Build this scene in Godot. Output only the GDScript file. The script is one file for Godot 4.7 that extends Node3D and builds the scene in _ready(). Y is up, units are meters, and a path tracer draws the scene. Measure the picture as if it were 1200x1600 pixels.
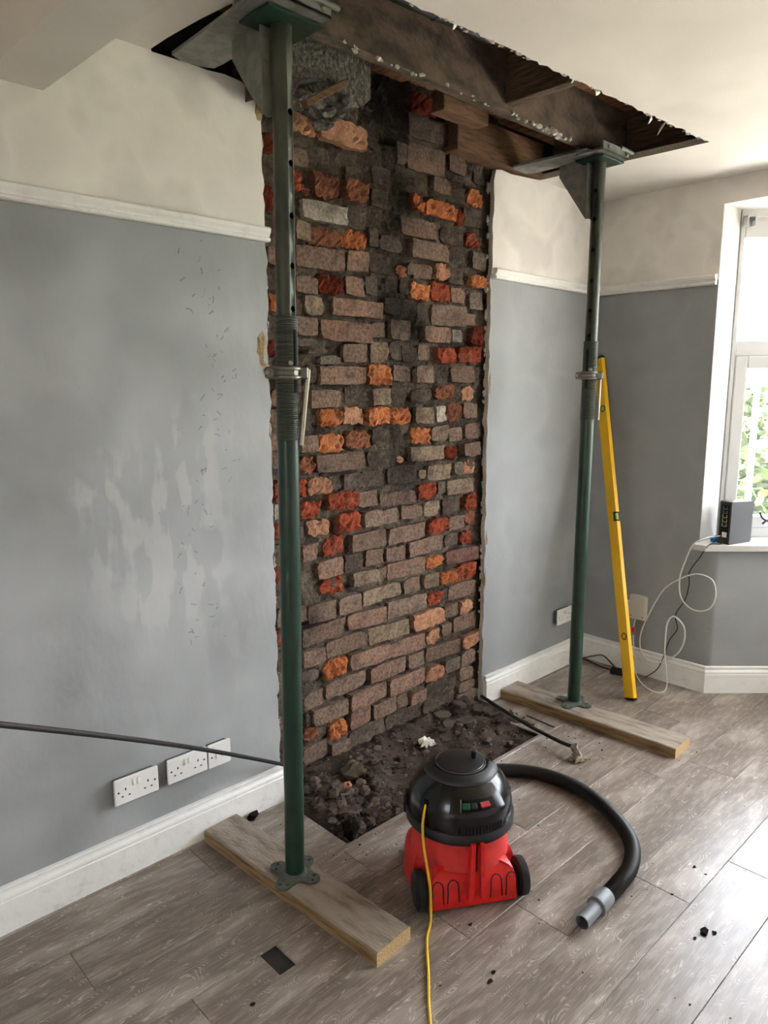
extends Node3D
# A bare brick chimney wall between two steel props, with a tub vacuum on a plank floor.

var taken := {}
var rng := RandomNumberGenerator.new()
var fn := FastNoiseLite.new()
var M := {}
var cc := Color(1, 1, 1)          # colour of the next vertices
const E := Vector3(0.722, 0, 0.692)     # along the canted side of the bay
const N := Vector3(-0.692, 0, 0.722)    # from the canted side into the room


func _ready():
	# ---- camera, sky, exposure
	var cam := Camera3D.new()
	cam.name = "camera"
	cam.fov = 70.43
	cam.near = 0.05
	cam.far = 200.0
	cam.position = Vector3(0, 1.5478, 2.1046)
	var fw := Vector3(cos(0.8051) * cos(0.1714), -sin(0.1714), -sin(0.8051) * cos(0.1714))
	cam.basis = Basis.looking_at(fw, Vector3.UP) * Basis(Vector3(0, 0, 1), -0.0015)
	add_child(cam)
	cam.current = true
	var env := Environment.new()
	env.tonemap_mode = Environment.TONE_MAPPER_LINEAR
	env.tonemap_exposure = 30.0
	env.background_mode = Environment.BG_SKY
	var psm := ProceduralSkyMaterial.new()
	psm.sky_top_color = Color(0.925, 0.955, 1.0)
	psm.sky_horizon_color = Color(0.99, 0.985, 0.98)
	psm.ground_bottom_color = Color(0.33, 0.31, 0.28)
	psm.ground_horizon_color = Color(0.44, 0.42, 0.40)
	psm.sky_curve = 0.12
	psm.sky_energy_multiplier = 1.0
	env.sky = Sky.new()
	env.sky.sky_material = psm
	env.background_energy_multiplier = 1.0
	env.sdfgi_enabled = true
	env.ssao_enabled = true
	env.ssil_enabled = true
	var we := WorldEnvironment.new()
	we.name = "environment"
	we.environment = env
	add_child(we)
	var sun := DirectionalLight3D.new()      # high and behind the house: it reaches the garden, not the room
	sun.name = "sun"
	sun.light_energy = 2.2
	sun.light_color = Color(1.0, 0.96, 0.90)
	sun.light_angular_distance = 1.5
	sun.shadow_enabled = true
	sun.basis = Basis.looking_at(Vector3(0.62, -0.78, 0.10), Vector3.UP)
	add_child(sun)
	rng.seed = 7
	fn.seed = 11
	fn.noise_type = FastNoiseLite.TYPE_SIMPLEX_SMOOTH
	fn.frequency = 1.0
	fn.fractal_octaves = 3
	materials()
	# ---- the setting
	build_floor()
	build_wall_back()
	build_ceiling()
	build_void()
	build_right_side()
	build_other_walls()
	build_trims()
	build_outside()
	# ---- the things
	build_planks()
	build_props()
	build_vacuum()
	build_rubble()
	build_level()
	build_sockets()
	build_rods()
	build_sill_things()
	build_bits()


# ------------------------------------------------------------------ naming
func numbered(n: String) -> String:
	if not taken.has(n):
		taken[n] = 0
		return n
	taken[n] += 1
	return "%s_%03d" % [n, taken[n]]


func tag(o: Node, label: String, category: String, group := "") -> Node:
	o.set_meta("label", label)
	o.set_meta("category", category)
	if group:
		o.set_meta("group", group)
	return o


func base(called: String, at := Vector3.ZERO, turn := 0.0) -> Node3D:
	var o := Node3D.new()
	o.name = numbered(called)
	o.position = at
	o.rotation.y = turn
	add_child(o)
	return o


func put(mesh: Mesh, called: String, parent: Node = null) -> MeshInstance3D:
	var o := MeshInstance3D.new()
	o.mesh = mesh
	o.name = numbered(called) if parent == null else called
	if parent == null:
		add_child(o)
	else:
		parent.add_child(o, true)
	return o


func obj(called: String, st: SurfaceTool, m: Material, parent: Node = null) -> MeshInstance3D:
	return put(mesh_of([st], [m]), called, parent)


func mesh_of(sts: Array, ms: Array) -> ArrayMesh:
	var am := ArrayMesh.new()
	for i in sts.size():
		var st: SurfaceTool = sts[i]
		st.generate_normals()
		st.commit(am)
		am.surface_set_material(am.get_surface_count() - 1, ms[i])
	return am


func struct(o: Node) -> Node:
	o.set_meta("kind", "structure")
	return o


# ------------------------------------------------------------------ shapes
func mb(flat := false) -> SurfaceTool:
	var st := SurfaceTool.new()
	st.begin(Mesh.PRIMITIVE_TRIANGLES)
	st.set_smooth_group(-1 if flat else 0)
	return st


func tri(st: SurfaceTool, a: Vector3, b: Vector3, c: Vector3, out: Vector3):
	var q := [a, b, c]
	if (b - a).cross(c - a).dot(out) > 0.0:
		q = [a, c, b]
	for p in q:
		st.set_color(cc)
		st.set_uv(Vector2.ZERO)
		st.add_vertex(p)


func quad(st: SurfaceTool, a: Vector3, b: Vector3, c: Vector3, d: Vector3, out: Vector3):
	tri(st, a, b, c, out)
	tri(st, a, c, d, out)


func uvtri(st: SurfaceTool, p: Array, uv: Array, out: Vector3):
	var k := [0, 1, 2]
	var n: Vector3 = (p[1] - p[0]).cross(p[2] - p[0])
	if n.dot(out) > 0.0:
		k = [0, 2, 1]
	for i in k:
		st.set_color(cc)
		st.set_uv(uv[i])
		st.add_vertex(p[i])


func box(st: SurfaceTool, c: Vector3, s: Vector3, b := Basis(), ch := 0.0):
	# a box with chamfered edges
	var h := s * 0.5
	ch = minf(ch, minf(h.x, minf(h.y, h.z)) * 0.9)
	st.set_smooth_group(-1)
	for ax in 3:
		for sg in [-1.0, 1.0]:
			var u := (ax + 1) % 3
			var v := (ax + 2) % 3
			var pts := []
			for k in [[-1, -1], [1, -1], [1, 1], [-1, 1]]:
				var p := Vector3()
				p[ax] = sg * h[ax]
				p[u] = k[0] * (h[u] - ch)
				p[v] = k[1] * (h[v] - ch)
				pts.append(c + b * p)
			var nn := Vector3()
			nn[ax] = sg
			quad(st, pts[0], pts[1], pts[2], pts[3], b * nn)
	if ch <= 0.0:
		return
	for ax in 3:
		var u := (ax + 1) % 3
		var v := (ax + 2) % 3
		for su in [-1.0, 1.0]:
			for sv in [-1.0, 1.0]:
				var pts := []
				for k in [[-1, 0], [1, 0], [1, 1], [-1, 1]]:
					var p := Vector3()
					p[ax] = k[0] * (h[ax] - ch)
					p[u] = su * (h[u] - (0.0 if k[1] == 0 else ch))
					p[v] = sv * (h[v] - (ch if k[1] == 0 else 0.0))
					pts.append(c + b * p)
				var nn := Vector3()
				nn[u] = su
				nn[v] = sv
				quad(st, pts[0], pts[1], pts[2], pts[3], b * nn)
	for sx in [-1.0, 1.0]:
		for sy in [-1.0, 1.0]:
			for sz in [-1.0, 1.0]:
				var g := Vector3(sx, sy, sz)
				tri(st, c + b * (g * Vector3(h.x, h.y - ch, h.z - ch)), c + b * (g * Vector3(h.x - ch, h.y, h.z - ch)), c + b * (g * Vector3(h.x - ch, h.y - ch, h.z)), b * g)


func span(st: SurfaceTool, a: Vector3, b: Vector3, ch := 0.0):
	box(st, (a + b) * 0.5, (b - a).abs(), Basis(), ch)


func frame_of(d: Vector3, hint := Vector3.UP) -> Basis:
	var z := d.normalized()
	if absf(z.dot(hint)) > 0.98:
		hint = Vector3(1, 0, 0.13)
	var x := hint.cross(z).normalized()
	return Basis(x, z.cross(x), z)


func tube(st: SurfaceTool, pts: Array, r, sides := 10, caps := true):
	# r: a number or a list of one radius per point
	var rings := []
	var fb := frame_of(pts[1] - pts[0])
	for i in pts.size():
		var d: Vector3 = pts[mini(i + 1, pts.size() - 1)] - pts[maxi(i - 1, 0)]
		if i > 0:
			var z := d.normalized()
			var x := (fb.x - z * fb.x.dot(z)).normalized()
			fb = Basis(x, z.cross(x), z)
		var rr: float = r[i] if r is Array else r
		var ring := []
		for k in sides:
			var a := TAU * k / sides
			ring.append(pts[i] + (fb.x * cos(a) + fb.y * sin(a)) * rr)
		rings.append(ring)
	st.set_smooth_group(1)
	for i in pts.size() - 1:
		for k in sides:
			var k2 := (k + 1) % sides
			var mid: Vector3 = rings[i][k] + rings[i][k2] - 2.0 * pts[i]
			quad(st, rings[i][k], rings[i][k2], rings[i + 1][k2], rings[i + 1][k], mid + (rings[i][k] - pts[i]) * 0.001)
	if caps:
		st.set_smooth_group(-1)
		for e in [0, pts.size() - 1]:
			var d: Vector3 = pts[0] - pts[1] if e == 0 else pts[-1] - pts[-2]
			for k in sides:
				tri(st, pts[e], rings[e][k], rings[e][(k + 1) % sides], d)


func curve(pts: Array, per := 6) -> Array:
	# a smooth line through the points
	var o := []
	for i in pts.size() - 1:
		var p0: Vector3 = pts[maxi(i - 1, 0)]
		var p1: Vector3 = pts[i]
		var p2: Vector3 = pts[i + 1]
		var p3: Vector3 = pts[mini(i + 2, pts.size() - 1)]
		for k in per:
			o.append(p1.cubic_interpolate(p2, p0, p3, float(k) / per))
	o.append(pts[-1])
	return o


func lathe(st: SurfaceTool, prof: Array, segs := 32, xf := Transform3D(), a0 := 0.0, a1 := TAU):
	# prof: points (radius, height); turned about y
	var sg := 1
	for i in prof.size() - 1:
		var p: Vector2 = prof[i]
		var q: Vector2 = prof[i + 1]
		if i > 0:
			var d0: Vector2 = p - prof[i - 1]
			if absf(d0.angle_to(q - p)) > 0.6:
				sg += 1
		st.set_smooth_group(sg)
		var nr := Vector2((q - p).y, -(q - p).x)
		for k in segs:
			var a := a0 + (a1 - a0) * k / segs
			var b := a0 + (a1 - a0) * (k + 1) / segs
			var va := Vector3(sin(a), 0, cos(a))
			var vb := Vector3(sin(b), 0, cos(b))
			var out := (va + vb) * 0.5 * nr.x + Vector3(0, nr.y, 0)
			var P := [va * p.x + Vector3(0, p.y, 0), vb * p.x + Vector3(0, p.y, 0), vb * q.x + Vector3(0, q.y, 0), va * q.x + Vector3(0, q.y, 0)]
			for j in 4:
				P[j] = xf * P[j]
			out = xf.basis * out
			if p.x > 0.00001:
				tri(st, P[0], P[1], P[2], out)
			if q.x > 0.00001:
				tri(st, P[0], P[2], P[3], out)


func area2(poly: Array) -> float:
	var s := 0.0
	for i in poly.size():
		var p: Vector2 = poly[i]
		s += p.cross(poly[(i + 1) % poly.size()])
	return s * 0.5


func prism(st: SurfaceTool, poly: Array, depth: float, xf := Transform3D(), side: SurfaceTool = null, uvs := Vector4(0, 0, 1, 1)):
	# poly in the xy plane of xf, pushed along its z by depth; the rim may go to another surface
	var pk := PackedVector2Array(poly)
	var idx := Geometry2D.triangulate_polygon(pk)
	st.set_smooth_group(-1)
	for f in 2:
		var z := 0.0 if f == 0 else depth
		var out := xf.basis * Vector3(0, 0, (-1.0 if f == 0 else 1.0) * signf(depth))
		for i in range(0, idx.size(), 3):
			var P := []
			var U := []
			for j in 3:
				var p := pk[idx[i + j]]
				P.append(xf * Vector3(p.x, p.y, z))
				U.append(Vector2((p.x - uvs.x) / uvs.z, 1.0 - (p.y - uvs.y) / uvs.w))
			uvtri(st, P, U, out)
	var s2 := st if side == null else side
	s2.set_smooth_group(-1)
	var ccw := area2(poly) > 0.0
	for i in poly.size():
		var p: Vector2 = poly[i]
		var q: Vector2 = poly[(i + 1) % poly.size()]
		var d := q - p
		var out := Vector3(d.y, -d.x, 0) * (1.0 if ccw else -1.0)
		quad(s2, xf * Vector3(p.x, p.y, 0), xf * Vector3(q.x, q.y, 0), xf * Vector3(q.x, q.y, depth), xf * Vector3(p.x, p.y, depth), xf.basis * out)


func vprism(st: SurfaceTool, poly_xz: Array, y0: float, y1: float):
	var p := []
	for q in poly_xz:
		p.append(Vector2(q.x, -q.y))
	prism(st, p, y1 - y0, Transform3D(Basis(Vector3(1, 0, 0), Vector3(0, 0, -1), Vector3(0, 1, 0)), Vector3(0, y0, 0)))


func moulding(st: SurfaceTool, prof: Array, a: Vector3, b: Vector3, out: Vector3):
	# prof: (distance out, height), run from a to b along a wall
	var l := (b - a)
	var z := l.normalized()
	prism(st, prof, l.length(), Transform3D(Basis(out.normalized(), Vector3.UP, z), a))


func rock(st: SurfaceTool, at: Vector3, s: Vector3, sd: int, rough := 0.35, lat := 5, lon := 8):
	# a lump: a sphere pushed about by noise
	var bs := Basis.from_euler(Vector3(sd * 1.3, sd * 2.1, sd * 0.7))
	var g := []
	for i in lat + 1:
		var row := []
		for k in lon:
			var th := PI * i / lat
			var ph := TAU * k / lon
			var d := Vector3(sin(th) * cos(ph), cos(th), sin(th) * sin(ph))
			var f := 1.0 + rough * fn.get_noise_3d(d.x * 0.9 + sd * 3.7, d.y * 0.9, d.z * 0.9 + sd * 1.9) * 1.8
			row.append(at + (bs * d) * f * s)
		g.append(row)
	st.set_smooth_group(-1)
	for i in lat:
		for k in lon:
			var k2 := (k + 1) % lon
			var out: Vector3 = g[i][k] + g[i + 1][k2] - 2.0 * at
			if i > 0:
				tri(st, g[i][k], g[i][k2], g[i + 1][k2], out)
			if i < lat - 1:
				tri(st, g[i][k], g[i + 1][k2], g[i + 1][k], out)


# ------------------------------------------------------------------ materials
func ntex(sd: int, freq: float, cols: Array, offs: Array, oct := 4, size := 512, kind := FastNoiseLite.TYPE_SIMPLEX_SMOOTH) -> NoiseTexture2D:
	var n := FastNoiseLite.new()
	n.seed = sd
	n.noise_type = kind
	n.frequency = freq
	n.fractal_octaves = oct
	var t := NoiseTexture2D.new()
	t.width = size
	t.height = size
	t.seamless = true
	t.noise = n
	var gr := Gradient.new()
	gr.offsets = PackedFloat32Array(offs)
	gr.colors = PackedColorArray(cols)
	t.color_ramp = gr
	return t


func nrm(sd: int, freq: float, strength: float, oct := 4, size := 512) -> NoiseTexture2D:
	var n := FastNoiseLite.new()
	n.seed = sd
	n.frequency = freq
	n.fractal_octaves = oct
	var t := NoiseTexture2D.new()
	t.width = size
	t.height = size
	t.seamless = true
	t.as_normal_map = true
	t.bump_strength = strength
	t.noise = n
	return t


func mat(called: String, col: Color, rough := 0.8, o := {}) -> StandardMaterial3D:
	var m := StandardMaterial3D.new()
	m.resource_name = called
	m.albedo_color = col
	m.roughness = rough
	m.metallic = o.get("metal", 0.0)
	m.metallic_specular = o.get("spec", 0.5)
	if o.has("tex"):
		m.albedo_texture = o.tex
	if o.has("nrm"):
		m.normal_enabled = true
		m.normal_texture = o.nrm
		m.normal_scale = o.get("ns", 1.0)
	if o.has("rtex"):
		m.roughness_texture = o.rtex
	if o.get("tri", true) and (o.has("tex") or o.has("nrm")):
		m.uv1_triplanar = true
		m.uv1_world_triplanar = o.get("world", false)
		m.uv1_scale = o.get("scale", Vector3.ONE * 2.0)
	m.vertex_color_use_as_albedo = o.get("vc", false)
	M[called] = m
	return m


func grey(v: float) -> Color:
	return Color(v, v, v)


func materials():
	var mott := ntex(3, 0.012, [grey(0.62), grey(0.86), grey(1.0)], [0.2, 0.5, 0.85], 5)
	var fine := ntex(5, 0.05, [grey(0.70), grey(0.9), grey(1.0)], [0.15, 0.5, 0.8], 4)
	var speck := ntex(8, 0.03, [grey(0.66), grey(0.86), grey(0.93), grey(1.0)], [0.12, 0.38, 0.6, 0.85], 5)
	var rough_n := nrm(21, 0.03, 14.0, 5)
	var soft_n := nrm(22, 0.02, 3.0, 4)
	var bump_n := nrm(23, 0.06, 10.0, 4)
	mat("paint_white", Color(0.93, 0.915, 0.885), 0.75, {"tex": ntex(31, 0.006, [grey(0.93), grey(1.0), grey(0.97)], [0.2, 0.5, 0.8], 4), "world": true, "scale": Vector3.ONE * 0.8, "nrm": soft_n, "ns": 0.25})
	mat("paint_ceiling", Color(0.90, 0.88, 0.845), 0.9, {"tex": ntex(32, 0.005, [grey(0.95), grey(1.0)], [0.2, 0.8], 3), "world": true, "scale": Vector3.ONE * 0.6})
	mat("paint_grey", Color(0.60, 0.612, 0.612), 0.62, {"tex": ntex(33, 0.004, [grey(0.955), grey(1.0), grey(0.975)], [0.2, 0.5, 0.8], 3), "world": true, "scale": Vector3.ONE * 0.9, "nrm": soft_n, "ns": 0.3})
	mat("reveal_white", Color(0.79, 0.785, 0.765), 0.5)
	mat("back_box", Color(0.36, 0.36, 0.35), 0.7)
	mat("gloss_white", Color(0.92, 0.92, 0.905), 0.35, {"tex": ntex(34, 0.02, [grey(0.92), grey(0.99), grey(1.0)], [0.05, 0.3, 0.8], 4), "world": true, "scale": Vector3.ONE * 1.5, "nrm": soft_n, "ns": 0.3})
	mat("upvc", Color(0.74, 0.745, 0.74), 0.35)
	mat("plaster_core", Color(0.80, 0.765, 0.71), 0.95, {"tex": speck, "scale": Vector3.ONE * 8.0})
	mat("plaster_tan", Color(0.72, 0.62, 0.46), 0.95, {"tex": fine, "scale": Vector3.ONE * 6.0})
	mat("mortar", Color.WHITE, 0.97, {"tex": speck, "world": true, "scale": Vector3.ONE * 3.0, "nrm": rough_n, "ns": 0.8, "vc": true, "spec": 0.2})
	mat("brick", Color.WHITE, 0.95, {"tex": speck, "world": true, "scale": Vector3.ONE * 3.5, "nrm": rough_n, "ns": 0.45, "vc": true, "spec": 0.25})
	mat("brick_broken", Color.WHITE, 0.97, {"tex": ntex(9, 0.03, [grey(0.76), grey(0.92), grey(1.0)], [0.15, 0.5, 0.8], 5), "world": true, "scale": Vector3.ONE * 5.0, "nrm": bump_n, "ns": 1.0, "vc": true, "spec": 0.15})
	mat("subfloor", Color(0.20, 0.185, 0.17), 0.95, {"tex": mott, "world": true, "scale": Vector3.ONE * 2.0})
	mat("old_timber", Color(0.40, 0.34, 0.28), 0.95, {"tex": mott, "scale": Vector3(0.8, 1.6, 1.6), "nrm": rough_n, "ns": 0.2})
	mat("old_timber_across", Color(0.40, 0.335, 0.27), 0.95, {"tex": speck, "scale": Vector3(3.0, 3.0, 0.5), "nrm": rough_n, "ns": 0.5})
	mat("warm_timber", Color(0.46, 0.345, 0.24), 0.9, {"tex": speck, "scale": Vector3(0.6, 4.0, 4.0)})
	mat("board_timber", Color(0.62, 0.43, 0.29), 0.9, {"tex": mott, "scale": Vector3(5.0, 5.0, 0.7)})
	mat("concrete", Color(0.40, 0.38, 0.345), 0.97, {"tex": speck, "scale": Vector3.ONE * 3.0, "nrm": rough_n, "ns": 1.0})
	mat("soot_void", Color(0.10, 0.09, 0.08), 1.0)
	mat("plank_top", Color(0.60, 0.555, 0.50), 0.9, {"tex": ntex(41, 0.012, [Color(0.80, 0.78, 0.76), Color(0.95, 0.94, 0.93), Color(1, 1, 1)], [0.15, 0.45, 0.75], 5), "scale": Vector3(3.2, 3.2, 0.8), "nrm": bump_n, "ns": 0.35})
	mat("plank_side", Color(0.60, 0.49, 0.34), 0.85, {"tex": ntex(42, 0.016, [Color(0.70, 0.67, 0.64), Color(0.90, 0.89, 0.88), Color(1, 1, 1)], [0.2, 0.5, 0.8], 5), "scale": Vector3(5.0, 5.0, 0.6)})
	mat("plank_end", Color(0.78, 0.665, 0.48), 0.9, {"tex": ntex(43, 0.06, [Color(0.82, 0.79, 0.75), Color(1, 1, 1)], [0.3, 0.6], 4), "scale": Vector3(6.0, 5.0, 6.0)})
	mat("prop_green", Color(0.105, 0.21, 0.16), 0.34, {"tex": ntex(44, 0.015, [Color(0.72, 0.74, 0.70), Color(0.95, 1, 0.97), Color(1, 1, 1)], [0.15, 0.45, 0.8], 5), "scale": Vector3(3.0, 1.0, 3.0), "spec": 0.5})
	mat("prop_olive", Color(0.225, 0.245, 0.19), 0.42, {"tex": ntex(45, 0.015, [Color(0.65, 0.66, 0.62), Color(1, 1, 1)], [0.2, 0.6], 5), "scale": Vector3(3.0, 1.0, 3.0)})
	mat("thread_steel", Color(0.30, 0.32, 0.28), 0.45, {"metal": 0.35, "tex": fine, "scale": Vector3.ONE * 6.0})
	mat("cast_steel", Color(0.52, 0.51, 0.47), 0.42, {"metal": 0.75, "tex": speck, "scale": Vector3.ONE * 10.0})
	mat("rod_steel", Color(0.62, 0.60, 0.54), 0.35, {"metal": 0.8})
	mat("galvanised", Color(0.50, 0.50, 0.475), 0.6, {"metal": 0.1, "tex": ntex(46, 0.012, [grey(0.86), grey(0.95), grey(1.0)], [0.25, 0.5, 0.75], 5), "scale": Vector3.ONE * 3.0})
	mat("dusty_plate", Color(0.37, 0.385, 0.35), 0.8, {"tex": speck, "scale": Vector3.ONE * 4.0})
	mat("hole_dark", Color(0.02, 0.02, 0.02), 1.0)
	mat("vac_black", Color(0.022, 0.023, 0.024), 0.22, {"nrm": soft_n, "ns": 0.04, "scale": Vector3.ONE * 4.0})
	mat("vac_lid", Color(0.055, 0.055, 0.055), 0.4)
	mat("vac_rim", Color(0.045, 0.046, 0.045), 0.5)
	mat("vac_handle", Color(0.10, 0.10, 0.10), 0.5)
	mat("vac_red", Color(0.86, 0.10, 0.10), 0.42, {"tex": ntex(48, 0.014, [Color(1, 1, 1), Color(0.93, 0.95, 0.95), Color(0.84, 1.0, 1.0)], [0.3, 0.6, 0.9], 5), "scale": Vector3.ONE * 3.0})
	mat("vac_red_dusty", Color(0.84, 0.20, 0.19), 0.7, {"tex": ntex(49, 0.012, [Color(1, 1, 1), Color(0.95, 0.95, 0.95), Color(0.80, 0.98, 0.98)], [0.3, 0.6, 0.9], 5), "scale": Vector3.ONE * 3.0})
	mat("groove_red", Color(0.20, 0.012, 0.015), 0.6)
	mat("rubber", Color(0.10, 0.10, 0.095), 0.75, {"tex": mott, "scale": Vector3.ONE * 5.0})
	mat("hose_black", Color(0.075, 0.075, 0.072), 0.5)
	mat("cuff_grey", Color(0.40, 0.41, 0.42), 0.45)
	mat("switch_green", Color(0.03, 0.33, 0.17), 0.35)
	mat("switch_red", Color(0.62, 0.09, 0.11), 0.35)
	mat("cord_yellow", Color(0.88, 0.70, 0.08), 0.45)
	mat("level_yellow", Color(0.93, 0.72, 0.03), 0.38)
	mat("level_black", Color(0.03, 0.03, 0.03), 0.5)
	mat("vial_green", Color(0.66, 0.80, 0.30), 0.2)
	mat("socket_white", Color(0.90, 0.90, 0.885), 0.3)
	mat("box_cream", Color(0.83, 0.81, 0.76), 0.4)
	mat("rod_dark", Color(0.20, 0.185, 0.17), 0.6, {"metal": 0.3, "tex": speck, "scale": Vector3.ONE * 8.0})
	mat("cloth", Color(0.70, 0.66, 0.58), 0.9, {"tex": speck, "scale": Vector3.ONE * 9.0})
	mat("paper", Color(0.82, 0.80, 0.76), 0.9)
	mat("rubble", Color.WHITE, 0.98, {"tex": speck, "scale": Vector3.ONE * 9.0, "nrm": rough_n, "ns": 0.8, "vc": true, "spec": 0.2})
	mat("router_black", Color(0.085, 0.09, 0.095), 0.4)
	mat("cable_white", Color(0.86, 0.86, 0.83), 0.45)
	mat("cable_black", Color(0.06, 0.06, 0.06), 0.5)
	mat("plug_blue", Color(0.10, 0.42, 0.66), 0.3)
	mat("plug_red", Color(0.80, 0.06, 0.08), 0.35)
	mat("brass_port", Color(0.72, 0.68, 0.5), 0.4, {"metal": 0.5})
	mat("pipe_dark", Color(0.085, 0.085, 0.085), 0.45)
	mat("lawn", Color(0.24, 0.30, 0.13), 0.95, {"tex": mott, "world": true, "scale": Vector3.ONE * 1.0})
	var leaf := mat("leaf", Color.WHITE, 0.7, {"vc": true})
	leaf.backlight_enabled = true
	leaf.backlight = Color(0.05, 0.07, 0.02)
	mat("paving", Color(0.82, 0.785, 0.75), 0.95)
	mat("fence_wood", Color(0.30, 0.22, 0.16), 0.9, {"tex": mott, "scale": Vector3(1.0, 4.0, 4.0)})
	var g := mat("glass", Color(1, 1, 1, 0.04), 0.0)
	g.transparency = BaseMaterial3D.TRANSPARENCY_ALPHA
	# the painted lower wall with its scrapes, and the limed oak floor
	var w := mat("paint_grey_worn", Color.WHITE, 0.62, {"nrm": soft_n, "ns": 0.3, "tri": false})
	w.albedo_texture = ImageTexture.create_from_image(worn_wall())
	var fl := mat("limed_oak", Color.WHITE, 0.32, {"tri": false})
	fl.albedo_texture = ImageTexture.create_from_image(limed_oak())
	fl.vertex_color_use_as_albedo = true


func nbytes(sd: int, freq: float, w: int, h: int, W: int, H: int, oct := 4) -> PackedByteArray:
	var n := FastNoiseLite.new()
	n.seed = sd
	n.frequency = freq
	n.fractal_octaves = oct
	var im := n.get_seamless_image(w, h)
	im.convert(Image.FORMAT_L8)
	if w != W or h != H:
		im.resize(W, H, Image.INTERPOLATE_CUBIC)
	return im.get_data()


func limed_oak() -> Image:
	var W := 1400
	var H := 700
	var streak := nbytes(61, 0.22, 56, 700, W, H, 3)
	var streak2 := nbytes(62, 0.09, 100, 700, W, H, 3)
	var warp := nbytes(63, 0.0075, 700, 700, W, H, 2)
	var brk := nbytes(64, 0.035, 700, 700, W, H, 4)
	var big := nbytes(65, 0.012, 350, 350, W, H, 3)
	var out := PackedByteArray()
	out.resize(W * H * 3)
	for y in H:
		for x in W:
			var i := y * W + x
			var t := y * 0.085 + warp[i] * 0.11
			var r := absf(t - floorf(t) - 0.5) * 2.0
			var line := clampf((r - 0.50) * 2.4, 0.0, 1.0) * clampf((brk[i] - 118.0) / 45.0, 0.0, 1.0)
			var s := streak[i] / 255.0 * 0.6 + streak2[i] / 255.0 * 0.4
			var d := 0.80 + 0.30 * s + 0.10 * (big[i] / 255.0 - 0.5)
			var k := line * 0.50 + clampf((streak[i] - 150.0) / 80.0, 0.0, 1.0) * 0.25 + clampf((big[i] - 110.0) / 110.0, 0.0, 1.0) * 0.36
			out[i * 3] = int(clampf(lerpf(128.0 * d, 214.0, k), 0, 255))
			out[i * 3 + 1] = int(clampf(lerpf(115.0 * d, 205.0, k), 0, 255))
			out[i * 3 + 2] = int(clampf(lerpf(104.0 * d, 196.0, k), 0, 255))
	return Image.create_from_data(W, H, false, Image.FORMAT_RGB8, out)


func worn_wall() -> Image:
	# covers x 0.25 to 1.5 m and y 0 to 2.07 m of the wall left of the bricks
	var W := 600
	var H := 994
	var low := nbytes(71, 0.008, 300, 497, W, H, 3)
	var smear := nbytes(72, 0.05, 300, 90, W, H, 4)
	var edge := nbytes(73, 0.02, 300, 497, W, H, 4)
	var out := PackedByteArray()
	out.resize(W * H * 3)
	# pale filler patches: x, y, half width, half height, strength
	var spots := [[0.99, 1.08, 0.16, 0.26, 1.0], [1.16, 1.12, 0.12, 0.32, 0.9], [1.06, 0.92, 0.13, 0.10, 1.1], [0.86, 1.26, 0.10, 0.09, 0.9], [1.17, 1.36, 0.07, 0.12, 0.7], [0.80, 1.82, 0.25, 0.14, -0.35], [1.25, 0.70, 0.12, 0.25, 0.35]]
	for y in H:
		var wy := 2.07 * (1.0 - float(y) / H)
		for x in W:
			var wx := 0.25 + 1.25 * float(x) / W
			var i := y * W + x
			var v := 1.0 + (low[i] - 128.0) * 0.0007
			var k := 0.0
			for s in spots:
				var dx: float = (wx - s[0]) / s[2]
				var dy: float = (wy - s[1]) / s[3]
				var q := dx * dx + dy * dy
				if q < 2.2:
					k += s[4] * clampf(1.25 - q * 0.62, 0.0, 1.0)
			k *= clampf((smear[i] * 0.55 + edge[i] * 0.45 - 118.0) / 34.0, 0.0, 1.0) if k > 0.0 else 1.0
			k = clampf(k, -0.4, 1.0) * 0.30
			out[i * 3] = int(clampf(lerpf(154.0 * v, 200.0, k), 0, 255))
			out[i * 3 + 1] = int(clampf(lerpf(157.0 * v, 200.0, k), 0, 255))
			out[i * 3 + 2] = int(clampf(lerpf(157.0 * v, 195.0, k), 0, 255))
	var im := Image.create_from_data(W, H, false, Image.FORMAT_RGB8, out)
	# dark scratches in a band that runs down beside the patches
	var r := RandomNumberGenerator.new()
	r.seed = 5
	for n in 85:
		var wy := r.randf_range(0.62, 2.0)
		var wx := 1.215 + 0.07 * sin(wy * 5.0) + r.randfn(0.0, 0.055)
		var px := (wx - 0.25) / 1.25 * W
		var py := (1.0 - wy / 2.07) * H
		var a := r.randf() * TAU
		var bend := r.randf_range(-0.5, 0.5)
		var dark := r.randf_range(0.5, 0.85)
		for s in r.randi_range(3, 12):
			px += cos(a)
			py += sin(a)
			a += bend * 0.25
			if px > 1 and py > 1 and px < W - 2 and py < H - 2:
				var c := im.get_pixel(int(px), int(py))
				im.set_pixel(int(px), int(py), c * Color(dark, dark, dark))
	return im


# ------------------------------------------------------------------ the setting
func cut(rects: Array, hole: Rect2) -> Array:
	var o := []
	for q in rects:
		var r: Rect2 = q
		if not r.intersects(hole):
			o.append(r)
			continue
		var h := r.intersection(hole)
		if h.position.y > r.position.y + 0.001:
			o.append(Rect2(r.position, Vector2(r.size.x, h.position.y - r.position.y)))
		if h.end.y < r.end.y - 0.001:
			o.append(Rect2(r.position.x, h.end.y, r.size.x, r.end.y - h.end.y))
		if h.position.x > r.position.x + 0.001:
			o.append(Rect2(r.position.x, h.position.y, h.position.x - r.position.x, h.size.y))
		if h.end.x < r.end.x - 0.001:
			o.append(Rect2(h.end.x, h.position.y, r.end.x - h.end.x, h.size.y))
	return o


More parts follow.
